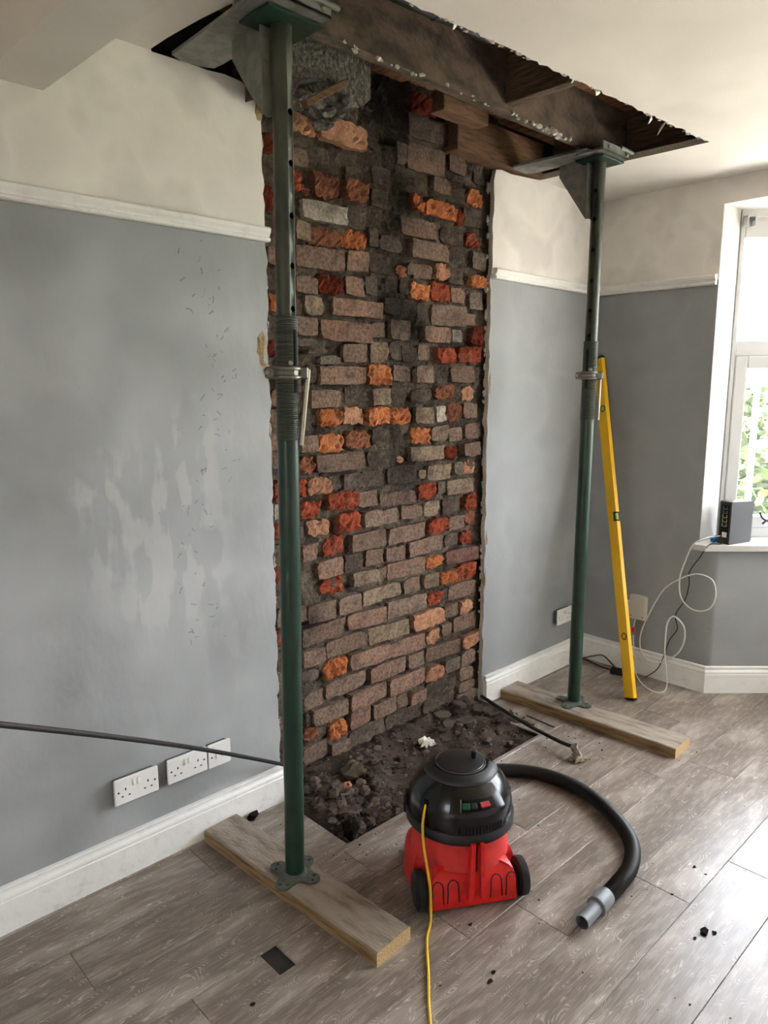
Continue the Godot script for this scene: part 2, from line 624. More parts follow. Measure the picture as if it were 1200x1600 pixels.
func build_floor():
	var fl := Node3D.new()
	fl.name = "floor"
	add_child(fl)
	struct(fl)
	var st := mb(true)
	# the bed under the boards, sunk where the hearth was lifted
	span(st, Vector3(-3.7, -0.2, 0.385), Vector3(4.6, -0.006, 4.1))
	span(st, Vector3(-3.7, -0.2, -0.3), Vector3(1.475, -0.006, 0.385))
	span(st, Vector3(2.62, -0.2, -0.3), Vector3(4.6, -0.006, 0.385))
	span(st, Vector3(1.475, -0.2, -0.3), Vector3(2.62, -0.06, 0.385))
	obj("subfloor", st, M.subfloor, fl)
	var pit := Rect2(1.475, -0.1, 1.145, 0.485)
	var notch := Rect2(0.975, 0.592, 0.055, 0.095)
	var starts := [0.30, 0.62, 1.02, 0.77, 0.42, 0.23, 0.45, 0.81, 0.33, 0.70, 0.15]
	var z := 0.035 - 0.185
	var row := 0
	while z < 2.45:
		var x: float = [-0.5, -0.15, -0.62, 0.22, -0.455, 0.22, 0.43, 0.81, -0.12, 0.35, 0.05, 0.6, 0.0, 0.3, 0.5][row % 15] - 1.22
		while x < 4.4:
			var rects := [Rect2(x + 0.0006, z + 0.0006, 1.2188, 0.1838)]
			rects = cut(rects, pit)
			rects = cut(rects, notch)
			var s := mb(true)
			var uo := Vector2(rng.randf(), rng.randf())
			cc = grey(rng.randf_range(0.90, 1.0))
			var any := false
			for q in rects:
				var r: Rect2 = q
				if r.position.x < 0.1 and r.end.x < 0.15 or r.size.x < 0.004 or r.size.y < 0.004 or (r.position.x + r.position.y * 0.4 > 4.4):
					continue
				any = true
				board(s, r, uo, Vector2(x, z))
			cc = Color.WHITE
			if any:
				obj("floor_plank", s, M.limed_oak, fl)
			x += 1.22
		z += 0.185
		row += 1
	# boards beyond the picture, joined
	var rest := mb(true)
	board(rest, Rect2(-3.6, 0.035 - 0.185, 2.8, 2.6), Vector2(), Vector2(-3.6, 0))
	board(rest, Rect2(-3.6, 2.47, 8.0, 1.6), Vector2(), Vector2(-3.6, 2.4))
	obj("floor_board_run", rest, M.limed_oak, fl).set_meta("kind", "stuff")


func board(s: SurfaceTool, r: Rect2, uo: Vector2, o: Vector2):
	# one piece of floor board with an eased edge; the grain runs along x
	var b := 0.0012
	var P := [Vector3(r.position.x, 0, r.position.y), Vector3(r.end.x, 0, r.position.y), Vector3(r.end.x, 0, r.end.y), Vector3(r.position.x, 0, r.end.y)]
	var Q := [P[0] + Vector3(b, 0, b), P[1] + Vector3(-b, 0, b), P[2] + Vector3(-b, 0, -b), P[3] + Vector3(b, 0, -b)]
	var U := []
	for p in Q:
		U.append(Vector2((p.x - o.x) / 2.0, (p.z - o.y) / 0.6) + uo)
	uvtri(s, [Q[0], Q[1], Q[2]], [U[0], U[1], U[2]], Vector3.UP)
	uvtri(s, [Q[0], Q[2], Q[3]], [U[0], U[2], U[3]], Vector3.UP)
	var dn := Vector3(0, -0.0012, 0)
	var dd := Vector3(0, -0.0058, 0)
	for i in 4:
		var j := (i + 1) % 4
		var out: Vector3 = (P[i] + P[j]) * 0.5 - (P[0] + P[2]) * 0.5
		var ou := out.normalized() + Vector3.UP
		uvtri(s, [Q[i], Q[j], P[j] + dn], [U[i], U[j], U[j]], ou)
		uvtri(s, [Q[i], P[j] + dn, P[i] + dn], [U[i], U[j], U[i]], ou)
		uvtri(s, [P[i] + dn, P[j] + dn, P[j] + dd], [U[i], U[j], U[j]], out)
		uvtri(s, [P[i] + dn, P[j] + dd, P[i] + dd], [U[i], U[j], U[i]], out)


func soot(x: float, y: float) -> float:
	# how far the old flue blackened the masonry here, 0 to 1
	var s := 0.0
	for q in [[2.09, 2.62, 0.17, 0.95], [2.08, 2.50, 0.14, 0.75], [2.12, 2.27, 0.13, 0.75], [2.00, 2.27, 0.10, 0.45], [2.06, 2.06, 0.10, 0.45], [2.125, 1.86, 0.10, 0.95], [2.22, 1.79, 0.07, 0.9], [2.20, 1.62, 0.07, 0.5], [2.20, 1.45, 0.06, 0.6], [2.12, 1.36, 0.08, 0.4], [2.17, 1.21, 0.10, 0.75], [2.02, 1.22, 0.08, 0.35], [1.98, 1.55, 0.06, 0.4], [2.50, 1.78, 0.06, 0.4], [1.66, 0.66, 0.06, 0.75], [2.45, 2.45, 0.12, 0.4], [1.75, 2.25, 0.08, 0.4]]:
		var dx: float = (x - q[0]) / q[2]
		var dy: float = (y - q[1]) / (q[2] * 1.25)
		s = maxf(s, q[3] * exp(-(dx * dx + dy * dy) * 0.9))
	return s


func lin(r: int, g: int, b: int) -> Color:
	return Color8(r, g, b).srgb_to_linear()


func ragged(x: float, y0: float, y1: float, sd: float, amp := 0.007, step := 0.028) -> Array:
	# points of a broken plaster edge running up from y0 to y1
	var o := []
	var y := y0
	while y < y1:
		o.append(Vector2(x + amp * (fn.get_noise_2d(sd, y * 9.0) + 0.7 * fn.get_noise_2d(sd + 5.0, y * 31.0)) * 1.6, y))
		y += step * rng.randf_range(0.6, 1.4)
	return o


func plaster(called: String, poly: Array, m: Material, w: Node, z0 := -0.022):
	var f := mb(true)
	var s := mb(true)
	prism(f, poly, -z0, Transform3D(Basis(), Vector3(0, 0, z0)), s, Vector4(0.25, 0.0, 1.25, 2.07))
	put(mesh_of([f, s], [m, M.plaster_core]), called, w)


func build_wall_back():
	var w := Node3D.new()
	w.name = "wall_back"
	add_child(w)
	struct(w)
	var st := mb(true)
	span(st, Vector3(-3.7, -0.2, -0.32), Vector3(4.0, 3.1, -0.085))
	obj("masonry", st, M.mortar_dark if M.has("mortar_dark") else M.subfloor, w)
	# plaster: grey below the picture rail, white above
	var e1 := ragged(1.476, 0.0, 2.045, 3.0)
	plaster("plaster", [Vector2(1.486, 0.0)] + e1.slice(1) + [Vector2(1.476, 2.045), Vector2(0.2, 2.045), Vector2(0.2, 0.0)], M.paint_grey_worn, w)
	plaster("plaster", [Vector2(0.2, 0.0), Vector2(0.2, 2.045), Vector2(-3.6, 2.045), Vector2(-3.6, 0.0)], M.paint_grey, w)
	var e2 := ragged(1.474, 2.05, 2.37, 9.0, 0.005)
	plaster("plaster", [Vector2(-3.6, 2.045)] + [Vector2(1.476, 2.045)] + e2.slice(1) + [Vector2(1.472, 2.385), Vector2(1.468, 2.42), Vector2(1.452, 2.455), Vector2(1.43, 2.482), Vector2(1.40, 2.497), Vector2(1.34, 2.502), Vector2(1.28, 2.497), Vector2(1.2, 2.499), Vector2(1.10, 2.497), Vector2(1.09, 2.53), Vector2(-3.6, 2.53)], M.paint_white, w)
	var e3 := ragged(2.690, 0.0, 2.05, 21.0, 0.006)
	e3.reverse()
	plaster("plaster", [Vector2(2.7, 0.0), Vector2(3.66, 0.0), Vector2(3.66, 2.045), Vector2(2.694, 2.045)] + e3.slice(0, -1), M.paint_grey, w)
	var e4 := ragged(2.700, 2.05, 2.46, 33.0, 0.005)
	e4.reverse()
	plaster("plaster", [Vector2(2.694, 2.045), Vector2(3.66, 2.045), Vector2(3.66, 2.53), Vector2(3.06, 2.53), Vector2(3.055, 2.503), Vector2(2.98, 2.497), Vector2(2.9, 2.492), Vector2(2.82, 2.487), Vector2(2.75, 2.492), Vector2(2.71, 2.485)] + e4.slice(0, -1), M.paint_white, w)
	# a broken lip of bare render shows round both edges
	var lip := mb(true)
	for k in 46:
		var y := 0.06 + k * 0.052
		for sd in [[1.484, 3.0], [2.683, 8.0]]:
			if rng.randf() < 0.6:
				rock(lip, Vector3(sd[0] + rng.randf_range(-0.004, 0.004), y + rng.randf_range(-0.02, 0.02), -0.018), Vector3(0.005, rng.randf_range(0.008, 0.026), 0.008), k * 7 + int(sd[1]), 0.5, 4, 6)
	obj("plaster_edge", lip, M.plaster_core, w)
	for c in [[1.447, 1.675, 0.020, 0.055], [1.463, 1.612, 0.014, 0.022], [1.462, 2.425, 0.016, 0.035], [2.700, 1.56, 0.009, 0.055], [2.702, 0.83, 0.007, 0.04], [2.700, 0.62, 0.006, 0.06]]:
		var s := mb(true)
		rock(s, Vector3(c[0], c[1], -0.002), Vector3(c[2], c[3], 0.006), int(c[1] * 100.0), 0.5, 6, 9)
		obj("bare_plaster_patch", s, M.plaster_tan, w)
	build_mortar(w)
	build_bricks(w)


func build_mortar(w: Node):
	var st := mb(false)
	var nx := 100
	var ny := 190
	var g := []
	var col := []
	for j in ny + 1:
		var row := []
		var cr := []
		for i in nx + 1:
			var x := 1.40 + 1.38 * i / nx
			var y := -0.08 + 2.86 * j / ny
			var n := fn.get_noise_2d(x * 9.0, y * 9.0) * 0.016 + fn.get_noise_2d(x * 30.0, y * 30.0) * 0.013
			var z := -0.047 + n
			if y > 2.47 and x > 1.95 and x < 2.19:
				z -= 0.03
			if x < 1.465 or x > 2.70:
				z = minf(z, -0.05)
			row.append(Vector3(x, y, z))
			var t := fn.get_noise_2d(x * 6.0 + 40.0, y * 6.0)
			var c := lin(112, 101, 88).lerp(lin(74, 66, 58), clampf(0.5 + t * 1.3, 0.0, 1.0))
			c = c.lerp(lin(124, 116, 104), clampf(0.28 - y, 0.0, 0.25) * 2.5)
			cr.append(c.lerp(lin(24, 22, 21), soot(x, y)))
		g.append(row)
		col.append(cr)
	for j in ny:
		for i in nx:
			for q in [[[j, i], [j, i + 1], [j + 1, i + 1]], [[j, i], [j + 1, i + 1], [j + 1, i]]]:
				var p := []
				for k in q:
					p.append(k)
				# counter-clockwise from the room, so turned round
				for k in [p[0], p[2], p[1]]:
					st.set_color(col[k[0]][k[1]])
					st.add_vertex(g[k[0]][k[1]])
	obj("mortar", st, M.mortar, w)


func build_bricks(w: Node):
	# kind, x, y, width, height on the wall, read off course by course from the top
	var B := [
	["R",2.286,2.652,0.150,0.071], ["d",2.319,2.566,0.236,0.089], ["s",1.671,2.448,0.107,0.074], ["s",1.847,2.449,0.229,0.082], ["d",2.006,2.454,0.051,0.045], ["g",2.154,2.443,0.055,0.082],
	["b",2.295,2.449,0.213,0.099], ["b",2.493,2.470,0.111,0.072], ["d",2.636,2.459,0.077,0.083], ["d",1.648,2.387,0.078,0.037], ["R",1.518,2.347,0.048,0.060], ["b",1.653,2.330,0.069,0.059],
	["d",1.908,2.326,0.085,0.044], ["d",2.050,2.342,0.102,0.069], ["d",2.248,2.346,0.119,0.070], ["b",2.380,2.362,0.103,0.063], ["d",2.492,2.349,0.106,0.064], ["o",2.603,2.354,0.100,0.072],
	["d",1.515,2.259,0.048,0.064], ["r",1.638,2.248,0.041,0.066], ["n",1.680,2.223,0.031,0.025], ["n",1.756,2.251,0.108,0.082], ["n",1.905,2.259,0.113,0.073], ["d",2.038,2.259,0.095,0.065],
	["o",2.234,2.273,0.062,0.063], ["o",2.381,2.272,0.187,0.063], ["R",2.503,2.255,0.047,0.062], ["d",2.603,2.274,0.135,0.074], ["R",1.514,2.172,0.050,0.085], ["l",1.759,2.164,0.214,0.065],
	["d",1.921,2.172,0.099,0.079], ["b",2.251,2.180,0.199,0.071], ["d",2.465,2.180,0.150,0.065], ["r",2.597,2.179,0.091,0.061], ["d",1.511,2.096,0.058,0.055], ["t",1.655,2.089,0.065,0.066],
	["n",1.767,2.082,0.147,0.067], ["o",1.910,2.092,0.110,0.068], ["d",2.002,2.113,0.052,0.070], ["d",2.096,2.101,0.118,0.056], ["b",2.312,2.098,0.232,0.071], ["d",2.516,2.107,0.114,0.070],
	["g",2.634,2.094,0.096,0.076], ["b",1.734,2.004,0.223,0.077], ["p",1.915,2.014,0.106,0.071], ["d",2.038,2.019,0.109,0.070], ["n",2.155,2.002,0.055,0.045], ["g",2.205,2.017,0.032,0.050],
	["b",2.283,2.015,0.112,0.060], ["s",2.389,2.022,0.084,0.068], ["d",2.490,2.017,0.099,0.065], ["o",2.625,2.005,0.108,0.053], ["d",1.516,1.913,0.046,0.074], ["p",1.519,1.987,0.042,0.062],
	["R",1.783,1.916,0.110,0.068], ["p",1.903,1.923,0.091,0.068], ["d",1.992,1.931,0.068,0.070], ["d",2.106,1.942,0.068,0.049], ["d",2.170,1.945,0.048,0.056], ["o",2.256,1.931,0.113,0.063],
	["r",2.394,1.942,0.119,0.074], ["p",2.503,1.937,0.088,0.063], ["g",2.624,1.924,0.093,0.077], ["b",1.672,1.907,0.100,0.061], ["p",1.919,1.842,0.251,0.063], ["d",2.292,1.861,0.075,0.066],
	["b",2.442,1.848,0.213,0.086], ["p",2.589,1.841,0.066,0.051], ["o",1.520,1.832,0.039,0.064], ["d",1.628,1.831,0.047,0.057], ["t",1.701,1.837,0.085,0.068], ["b",2.025,1.769,0.072,0.060],
	["b",2.145,1.773,0.120,0.077], ["p",2.364,1.764,0.174,0.065], ["l",2.485,1.765,0.054,0.051], ["R",2.629,1.769,0.085,0.082], ["d",1.515,1.746,0.041,0.057], ["d",1.663,1.706,0.084,0.031],
	["b",1.670,1.762,0.095,0.069], ["p",1.853,1.752,0.248,0.074], ["d",2.118,1.691,0.063,0.074], ["b",2.289,1.690,0.072,0.065], ["r",2.579,1.688,0.153,0.069], ["R",1.513,1.674,0.036,0.055],
	["b",1.712,1.676,0.084,0.018], ["g",1.767,1.646,0.101,0.031], ["b",1.895,1.674,0.119,0.069], ["t",2.036,1.683,0.090,0.080], ["d",2.201,1.679,0.092,0.067], ["r",2.421,1.677,0.123,0.066],
	["d",1.688,1.592,0.050,0.060], ["p",1.835,1.590,0.219,0.068], ["o",2.033,1.593,0.127,0.079], ["b",2.160,1.601,0.103,0.064], ["b",2.286,1.598,0.111,0.071], ["d",2.408,1.602,0.095,0.072],
	["b",2.540,1.600,0.151,0.073], ["d",2.643,1.592,0.040,0.075], ["p",1.518,1.509,0.031,0.059], ["b",1.744,1.503,0.142,0.065], ["d",1.904,1.508,0.098,0.065], ["t",2.045,1.506,0.100,0.065],
	["d",2.149,1.510,0.085,0.073], ["d",2.274,1.509,0.116,0.055], ["n",2.421,1.521,0.132,0.063], ["s",2.584,1.516,0.082,0.065], ["b",1.514,1.434,0.035,0.067], ["d",1.665,1.429,0.048,0.062],
	["o",1.774,1.431,0.109,0.067], ["s",1.887,1.437,0.098,0.066], ["o",2.012,1.433,0.127,0.069], ["o",2.155,1.427,0.106,0.068], ["t",2.292,1.426,0.112,0.067], ["l",2.386,1.430,0.059,0.068],
	["n",2.493,1.436,0.104,0.083], ["b",2.602,1.438,0.103,0.069], ["p",1.513,1.355,0.031,0.064], ["b",1.664,1.339,0.078,0.061], ["o",1.772,1.335,0.114,0.070], ["n",1.899,1.343,0.126,0.065],
	["d",2.048,1.344,0.099,0.064], ["o",2.269,1.340,0.112,0.067], ["b",2.385,1.346,0.104,0.065], ["b",2.499,1.336,0.094,0.059], ["b",2.624,1.345,0.105,0.068], ["b",1.511,1.287,0.035,0.060],
	["n",1.662,1.260,0.074,0.062], ["b",1.820,1.260,0.230,0.068], ["d",2.048,1.261,0.150,0.061], ["s",2.146,1.246,0.033,0.030], ["t",2.310,1.262,0.221,0.063], ["R",2.472,1.252,0.090,0.057],
	["b",2.607,1.263,0.120,0.061], ["r",1.510,1.179,0.036,0.068], ["r",1.631,1.174,0.032,0.067], ["s",1.711,1.178,0.116,0.063], ["d",1.802,1.179,0.055,0.050], ["d",1.885,1.180,0.099,0.064],
	["d",2.000,1.178,0.118,0.064], ["d",2.160,1.182,0.173,0.074], ["t",2.284,1.172,0.051,0.041], ["t",2.402,1.171,0.154,0.067], ["g",2.518,1.181,0.057,0.056], ["s",2.609,1.179,0.090,0.063],
	["l",1.512,1.101,0.026,0.055], ["r",1.669,1.090,0.086,0.062], ["r",1.828,1.108,0.145,0.066], ["b",1.964,1.099,0.103,0.064], ["r",2.317,1.096,0.118,0.066], ["g",2.410,1.104,0.049,0.056],
	["t",2.550,1.095,0.185,0.067], ["r",1.510,1.027,0.032,0.062], ["s",1.710,1.015,0.107,0.061], ["r",1.848,1.022,0.110,0.074], ["b",1.984,1.018,0.105,0.065], ["b",2.090,1.013,0.093,0.063],
	["b",2.141,1.084,0.199,0.056], ["b",2.219,1.016,0.130,0.058], ["t",2.348,1.014,0.095,0.065], ["d",2.485,1.013,0.116,0.073], ["r",2.598,1.020,0.084,0.070], ["d",1.512,0.943,0.029,0.064],
	["R",1.512,0.863,0.025,0.068], ["p",1.660,0.927,0.070,0.063], ["r",1.781,0.933,0.107,0.073], ["b",1.968,0.928,0.195,0.072], ["b",2.189,0.926,0.226,0.069], ["r",2.375,0.937,0.125,0.066],
	["b",2.524,0.929,0.112,0.064], ["n",2.622,0.937,0.072,0.065], ["d",1.653,0.845,0.068,0.074], ["p",1.763,0.847,0.132,0.072], ["d",1.886,0.851,0.090,0.069], ["b",1.998,0.852,0.102,0.066],
	["b",2.118,0.847,0.120,0.063], ["b",2.316,0.851,0.226,0.068], ["d",2.488,0.854,0.096,0.058], ["r",2.596,0.846,0.091,0.067], ["d",1.514,0.782,0.025,0.068], ["r",1.773,0.773,0.118,0.065],
	["t",1.947,0.777,0.143,0.056], ["b",2.049,0.773,0.048,0.050], ["p",2.194,0.770,0.228,0.072], ["o",2.373,0.768,0.109,0.051], ["m",2.551,0.771,0.219,0.065], ["b",1.513,0.700,0.023,0.069],
	["b",1.712,0.680,0.137,0.073], ["b",1.855,0.684,0.117,0.071], ["t",1.979,0.688,0.109,0.062], ["t",2.097,0.689,0.107,0.060], ["b",2.226,0.688,0.105,0.062], ["t",2.346,0.687,0.102,0.063],
	["o",2.462,0.682,0.108,0.055], ["r",2.592,0.689,0.132,0.077], ["r",1.512,0.617,0.021,0.070], ["b",1.731,0.593,0.222,0.070], ["p",1.954,0.599,0.207,0.068], ["b",2.195,0.602,0.239,0.074],
	["r",2.365,0.600,0.089,0.060], ["d",2.438,0.601,0.044,0.057], ["b",2.571,0.599,0.200,0.073], ["d",1.512,0.534,0.022,0.071], ["b",1.671,0.505,0.104,0.062], ["b",1.842,0.514,0.216,0.069],
	["t",2.084,0.510,0.229,0.071], ["s",2.333,0.512,0.216,0.074], ["b",2.490,0.513,0.087,0.060], ["s",2.597,0.511,0.086,0.066], ["b",1.509,0.450,0.022,0.071], ["d",1.658,0.428,0.083,0.051],
	["o",1.784,0.431,0.126,0.075], ["p",1.971,0.427,0.223,0.072], ["p",2.196,0.417,0.215,0.070], ["s",2.351,0.422,0.083,0.061], ["b",2.460,0.426,0.060,0.060], ["b",2.591,0.436,0.172,0.073],
	["d",1.506,0.365,0.022,0.072], ["b",1.834,0.344,0.218,0.068], ["p",2.078,0.339,0.217,0.073], ["s",2.618,0.339,0.119,0.065], ["b",1.506,0.279,0.022,0.073], ["b",1.661,0.334,0.094,0.062],
	["b",2.252,0.336,0.103,0.066], ["b",2.440,0.332,0.223,0.069], ["d",1.503,0.193,0.022,0.070], ["d",1.639,0.253,0.023,0.054], ["b",1.745,0.255,0.177,0.064], ["p",1.958,0.258,0.212,0.072],
	["p",2.195,0.251,0.219,0.074], ["s",2.369,0.243,0.118,0.067], ["g",2.494,0.249,0.105,0.064], ["b",2.613,0.254,0.113,0.067], ["n",1.658,0.187,0.080,0.060], ["o",1.788,0.169,0.087,0.071],
	["p",1.909,0.177,0.116,0.078], ["b",2.057,0.168,0.139,0.069], ["b",2.165,0.168,0.064,0.060], ["p",2.260,0.160,0.096,0.059], ["d",2.434,0.159,0.216,0.074], ["b",1.675,0.101,0.126,0.070],
	["b",1.797,0.084,0.098,0.055], ["d",1.959,0.086,0.214,0.076], ["d",2.179,0.090,0.214,0.069], ["d",2.407,0.076,0.207,0.070], ["b",2.601,0.056,0.136,0.046], ["b",2.611,0.109,0.125,0.048],
	["n",1.788,0.013,0.100,0.046], ["d",2.603,0.002,0.127,0.051]
	]
	var tones := {
		"o": [lin(220, 146, 98), lin(192, 110, 68), 0.016], "s": [lin(210, 162, 130), lin(176, 126, 98), 0.010], "r": [lin(180, 94, 68), lin(142, 68, 50), 0.015],
		"R": [lin(148, 68, 50), lin(104, 48, 38), 0.014], "n": [lin(172, 114, 86), lin(128, 84, 66), 0.014], "p": [lin(160, 129, 111), lin(138, 107, 91), 0.004],
		"b": [lin(147, 125, 109), lin(126, 102, 87), 0.004], "d": [lin(106, 92, 82), lin(84, 72, 64), 0.007], "g": [lin(138, 124, 111), lin(114, 101, 90), 0.004],
		"l": [lin(196, 186, 172), lin(146, 135, 122), 0.007], "t": [lin(168, 148, 125), lin(136, 115, 96), 0.006], "m": [lin(134, 98, 90), lin(110, 78, 70), 0.006],
		"k": [lin(30, 27, 25), lin(20, 18, 17), 0.006]}
	# plain dark bricks in the gaps, chiefly behind the near prop
	var yy := 0.10
	while yy < 2.42:
		var xx := 1.50
		while xx < 2.66:
			var free := true
			for b in B:
				if absf(b[1] - xx - 0.045) < b[3] * 0.5 + 0.05 and absf(b[2] - yy) < b[4] * 0.5 + 0.036:
					free = false
					break
			if free and B.size() < 298:
				B.append(["d" if rng.randf() < 0.6 else "b", xx + 0.045, yy, 0.092, 0.064])
				xx += 0.1
			else:
				xx += 0.02
		yy += 0.0375
	var i := 0
	for b in B:
		i += 1
		var tn: Array = tones[b[0]]
		var broken: bool = b[0] in ["o", "r", "R", "n", "s"]
		var x0: float = b[1]
		var y0: float = b[2]
		var hw: float = b[3] * 0.5
		var hh: float = b[4] * 0.5
		var nx := clampi(int(b[3] / (0.010 if broken else 0.024)), 2, 12)
		var ny := 6 if broken else 4
		var amp: float = tn[2]
		var proud := rng.randf_range(-0.036, -0.014) if not broken else rng.randf_range(-0.038, -0.006)
		if b[0] == "d":
			proud = rng.randf_range(-0.044, -0.028)
		var tx := rng.randf_range(-0.07, 0.07)
		var ty := rng.randf_range(-0.10, 0.06)
		var tilt := rng.randf_range(-0.04, 0.04) * (1.0 if b[3] < 0.14 else 0.4)
		var st := mb(false)
		st.set_smooth_group(-1 if broken else 1)
		var mixk := rng.randf()
		var lum := rng.randf_range(0.80, 1.10)
		var chips := []
		for q in 4:
			chips.append(pow(rng.randf(), 2.0) * (0.030 if broken else 0.014))
		var g := []
		for jy in ny + 1:
			var row := []
			for jx in nx + 1:
				var u := -1.0 + 2.0 * jx / nx
				var v := -1.0 + 2.0 * jy / ny
				var ed := maxf(absf(u), absf(v))
				var px := u * hw
				var py := v * hh
				# uneven outline
				var jit := 0.005 if broken else 0.0026
				px += jit * fn.get_noise_2d(i * 7.1 + u * 0.4, v * 1.7 + 3.0) * 2.0 * absf(u)
				py += jit * fn.get_noise_2d(i * 3.3 + u * 1.9, v * 0.4 + 9.0) * 2.0 * absf(v)
				var cn: float = pow(absf(u) * absf(v), 3.0) * chips[(1 if u > 0.0 else 0) + (2 if v > 0.0 else 0)]
				px -= signf(u) * cn * 0.5
				py -= signf(v) * cn * 0.5
				py += px * tilt
				var n := fn.get_noise_3d((x0 + px) * 30.0, (y0 + py) * 30.0, i * 2.7)
				var n2 := fn.get_noise_3d((x0 + px) * 75.0, (y0 + py) * 75.0, i * 1.3)
				var z := proud + amp * (n * (0.95 if broken else 1.3) + n2 * 0.8) + px * tx + py * ty
				if ed > 0.99:
					z -= 0.003 if broken else 0.0008
				if not broken:
					z = minf(z, -0.008)
				row.append(Vector3(x0 + px, y0 + py, minf(z, 0.004)))
			g.append(row)
		var mid: Color = tn[0].lerp(tn[1], mixk * 0.7) * lum
		for jy in ny:
			for jx in nx:
				var P := [g[jy][jx], g[jy][jx + 1], g[jy + 1][jx + 1], g[jy + 1][jx]]
				for k in [0, 2, 1, 0, 3, 2]:
					var p: Vector3 = P[k]
					var c := mid.lerp(tn[1], clampf(fn.get_noise_3d(p.x * 22.0, p.y * 22.0, i * 0.37) * 1.2 + 0.35, 0.0, 1.0) * 0.8)
					# old mortar still smeared on the face
					var sm := clampf(fn.get_noise_2d(p.x * 14.0 + 70.0, p.y * 14.0) * 2.2 - (0.75 if broken else 0.25), 0.0, 1.0)
					c = c.lerp(lin(128, 117, 104), sm * 0.7)
					c = c.lerp(lin(58, 52, 47), clampf(fn.get_noise_2d(p.x * 17.0 + 11.0, p.y * 17.0 + 30.0) * 1.8 - 0.15, 0.0, 1.0) * (0.35 if broken else 0.6))
					c = c.lerp(lin(26, 24, 22), soot(p.x, p.y) * (0.55 if broken else 0.9))
					st.set_color(c)
					st.set_uv(Vector2.ZERO)
					st.add_vertex(p)
		# the four sides, back into the wall
		st.set_smooth_group(-1)
		var rim := []
		for jx in nx:
			rim.append(g[0][jx])
		for jy in ny:
			rim.append(g[jy][nx])
		for jx in nx:
			rim.append(g[ny][nx - jx])
		for jy in ny:
			rim.append(g[ny - jy][0])
		for k in rim.size():
			var p: Vector3 = rim[k]
			var q: Vector3 = rim[(k + 1) % rim.size()]
			var out := (p + q) * 0.5 - Vector3(x0, y0, p.z)
			out.z = 0.0
			cc = mid.lerp(lin(92, 82, 72), 0.4).lerp(lin(26, 24, 22), soot(p.x, p.y) * 0.8)
			quad(st, p, q, Vector3(q.x, q.y, -0.075), Vector3(p.x, p.y, -0.075), out)
		cc = Color.WHITE
		obj("brick", st, M.brick_broken if broken else M.brick, w)


func build_ceiling():
	var c := Node3D.new()
	c.name = "ceiling"
	add_child(c)
	struct(c)
	var top := 0.025
	var face := mb(true)
	var core := mb(true)
	var jag := [Vector2(1.18, 0.675)]
	var x := 1.2
	while x < 3.05:
		jag.append(Vector2(x, lerpf(0.682, 0.775, (x - 1.2) / 1.86) + 0.007 * fn.get_noise_2d(x * 40.0, 1.0) + rng.randf_range(-0.005, 0.005)))
		x += rng.randf_range(0.012, 0.035)
	jag.append(Vector2(3.068, 0.777))
	var polys := [
		[Vector2(-3.7, -0.05), Vector2(1.092, -0.05), Vector2(1.096, 0.1), Vector2(1.108, 0.25), Vector2(1.128, 0.40), Vector2(1.15, 0.55), Vector2(1.18, 0.675), Vector2(1.18, 4.1), Vector2(-3.7, 4.1)],
		jag + [Vector2(3.068, 4.1), Vector2(1.18, 4.1)],
		[Vector2(3.036, -0.05), Vector2(3.75, -0.05), Vector2(3.75, 4.1), Vector2(3.068, 4.1), Vector2(3.068, 0.777)]]
	var up := Transform3D(Basis(Vector3(1, 0, 0), Vector3(0, 0, -1), Vector3(0, 1, 0)), Vector3(0, 2.5, 0))
	for p in polys:
		var q := []
		for v in p:
			q.append(Vector2(v.x, -v.y))
		prism(face, q, top, up, core)
	put(mesh_of([face, core], [M.paint_ceiling, M.plaster_core]), "plasterboard", c)
	# torn paper and lath crumbs left hanging along the cut
	var torn := mb(true)
	for k in 62:
		var px := rng.randf_range(1.2, 3.0)
		var pz := lerpf(0.682, 0.775, (px - 1.2) / 1.86) + rng.randf_range(-0.006, 0.003)
		var s := rng.randf_range(0.002, 0.009)
		rock(torn, Vector3(px, 2.501 + rng.randf_range(-0.003, 0.004), pz), Vector3(s * 1.4, s * 0.4, s), k, 0.6, 3, 5)
	obj("torn_edge", torn, M.plaster_core, c)
	for f in [[2.66, 0.735, 0.035, 0.02, 0.4], [2.745, 0.742, 0.030, 0.045, 0.9], [2.30, 0.728, 0.035, 0.012, 0.2], [2.16, 0.722, 0.02, 0.010, 0.5], [1.62, 0.695, 0.02, 0.012, 0.5]]:
		var s := mb(true)
		var b := Basis(Vector3(0, 1, 0), f[4]) * Basis(Vector3(1, 0, 0), 0.5)
		prism(s, [Vector2(-f[2] * 0.6, 0.006), Vector2(f[2] * 0.6, 0.004), Vector2(f[2] * 0.35, -f[3] * 0.5), Vector2(0.0, -f[3]), Vector2(-f[2] * 0.3, -f[3] * 0.45)], 0.002, Transform3D(b, Vector3(f[0], 2.502, f[1])))
		obj("torn_flap", s, M.paint_ceiling, c)
	# a boxed beam crosses the ceiling at the left
	var bm := mb(true)
	prism(bm, [Vector2(0.645, 2.313), Vector2(0.79, 2.313), Vector2(0.79, 2.51), Vector2(0.645, 2.51)], 4.1, Transform3D(Basis(Vector3(1, 0, 0), Vector3(0, 1, 0), Vector3(0.03, 0, 1)), Vector3(-0.004, 0, -0.01)))
	struct(obj("trim_1", bm, M.paint_ceiling))


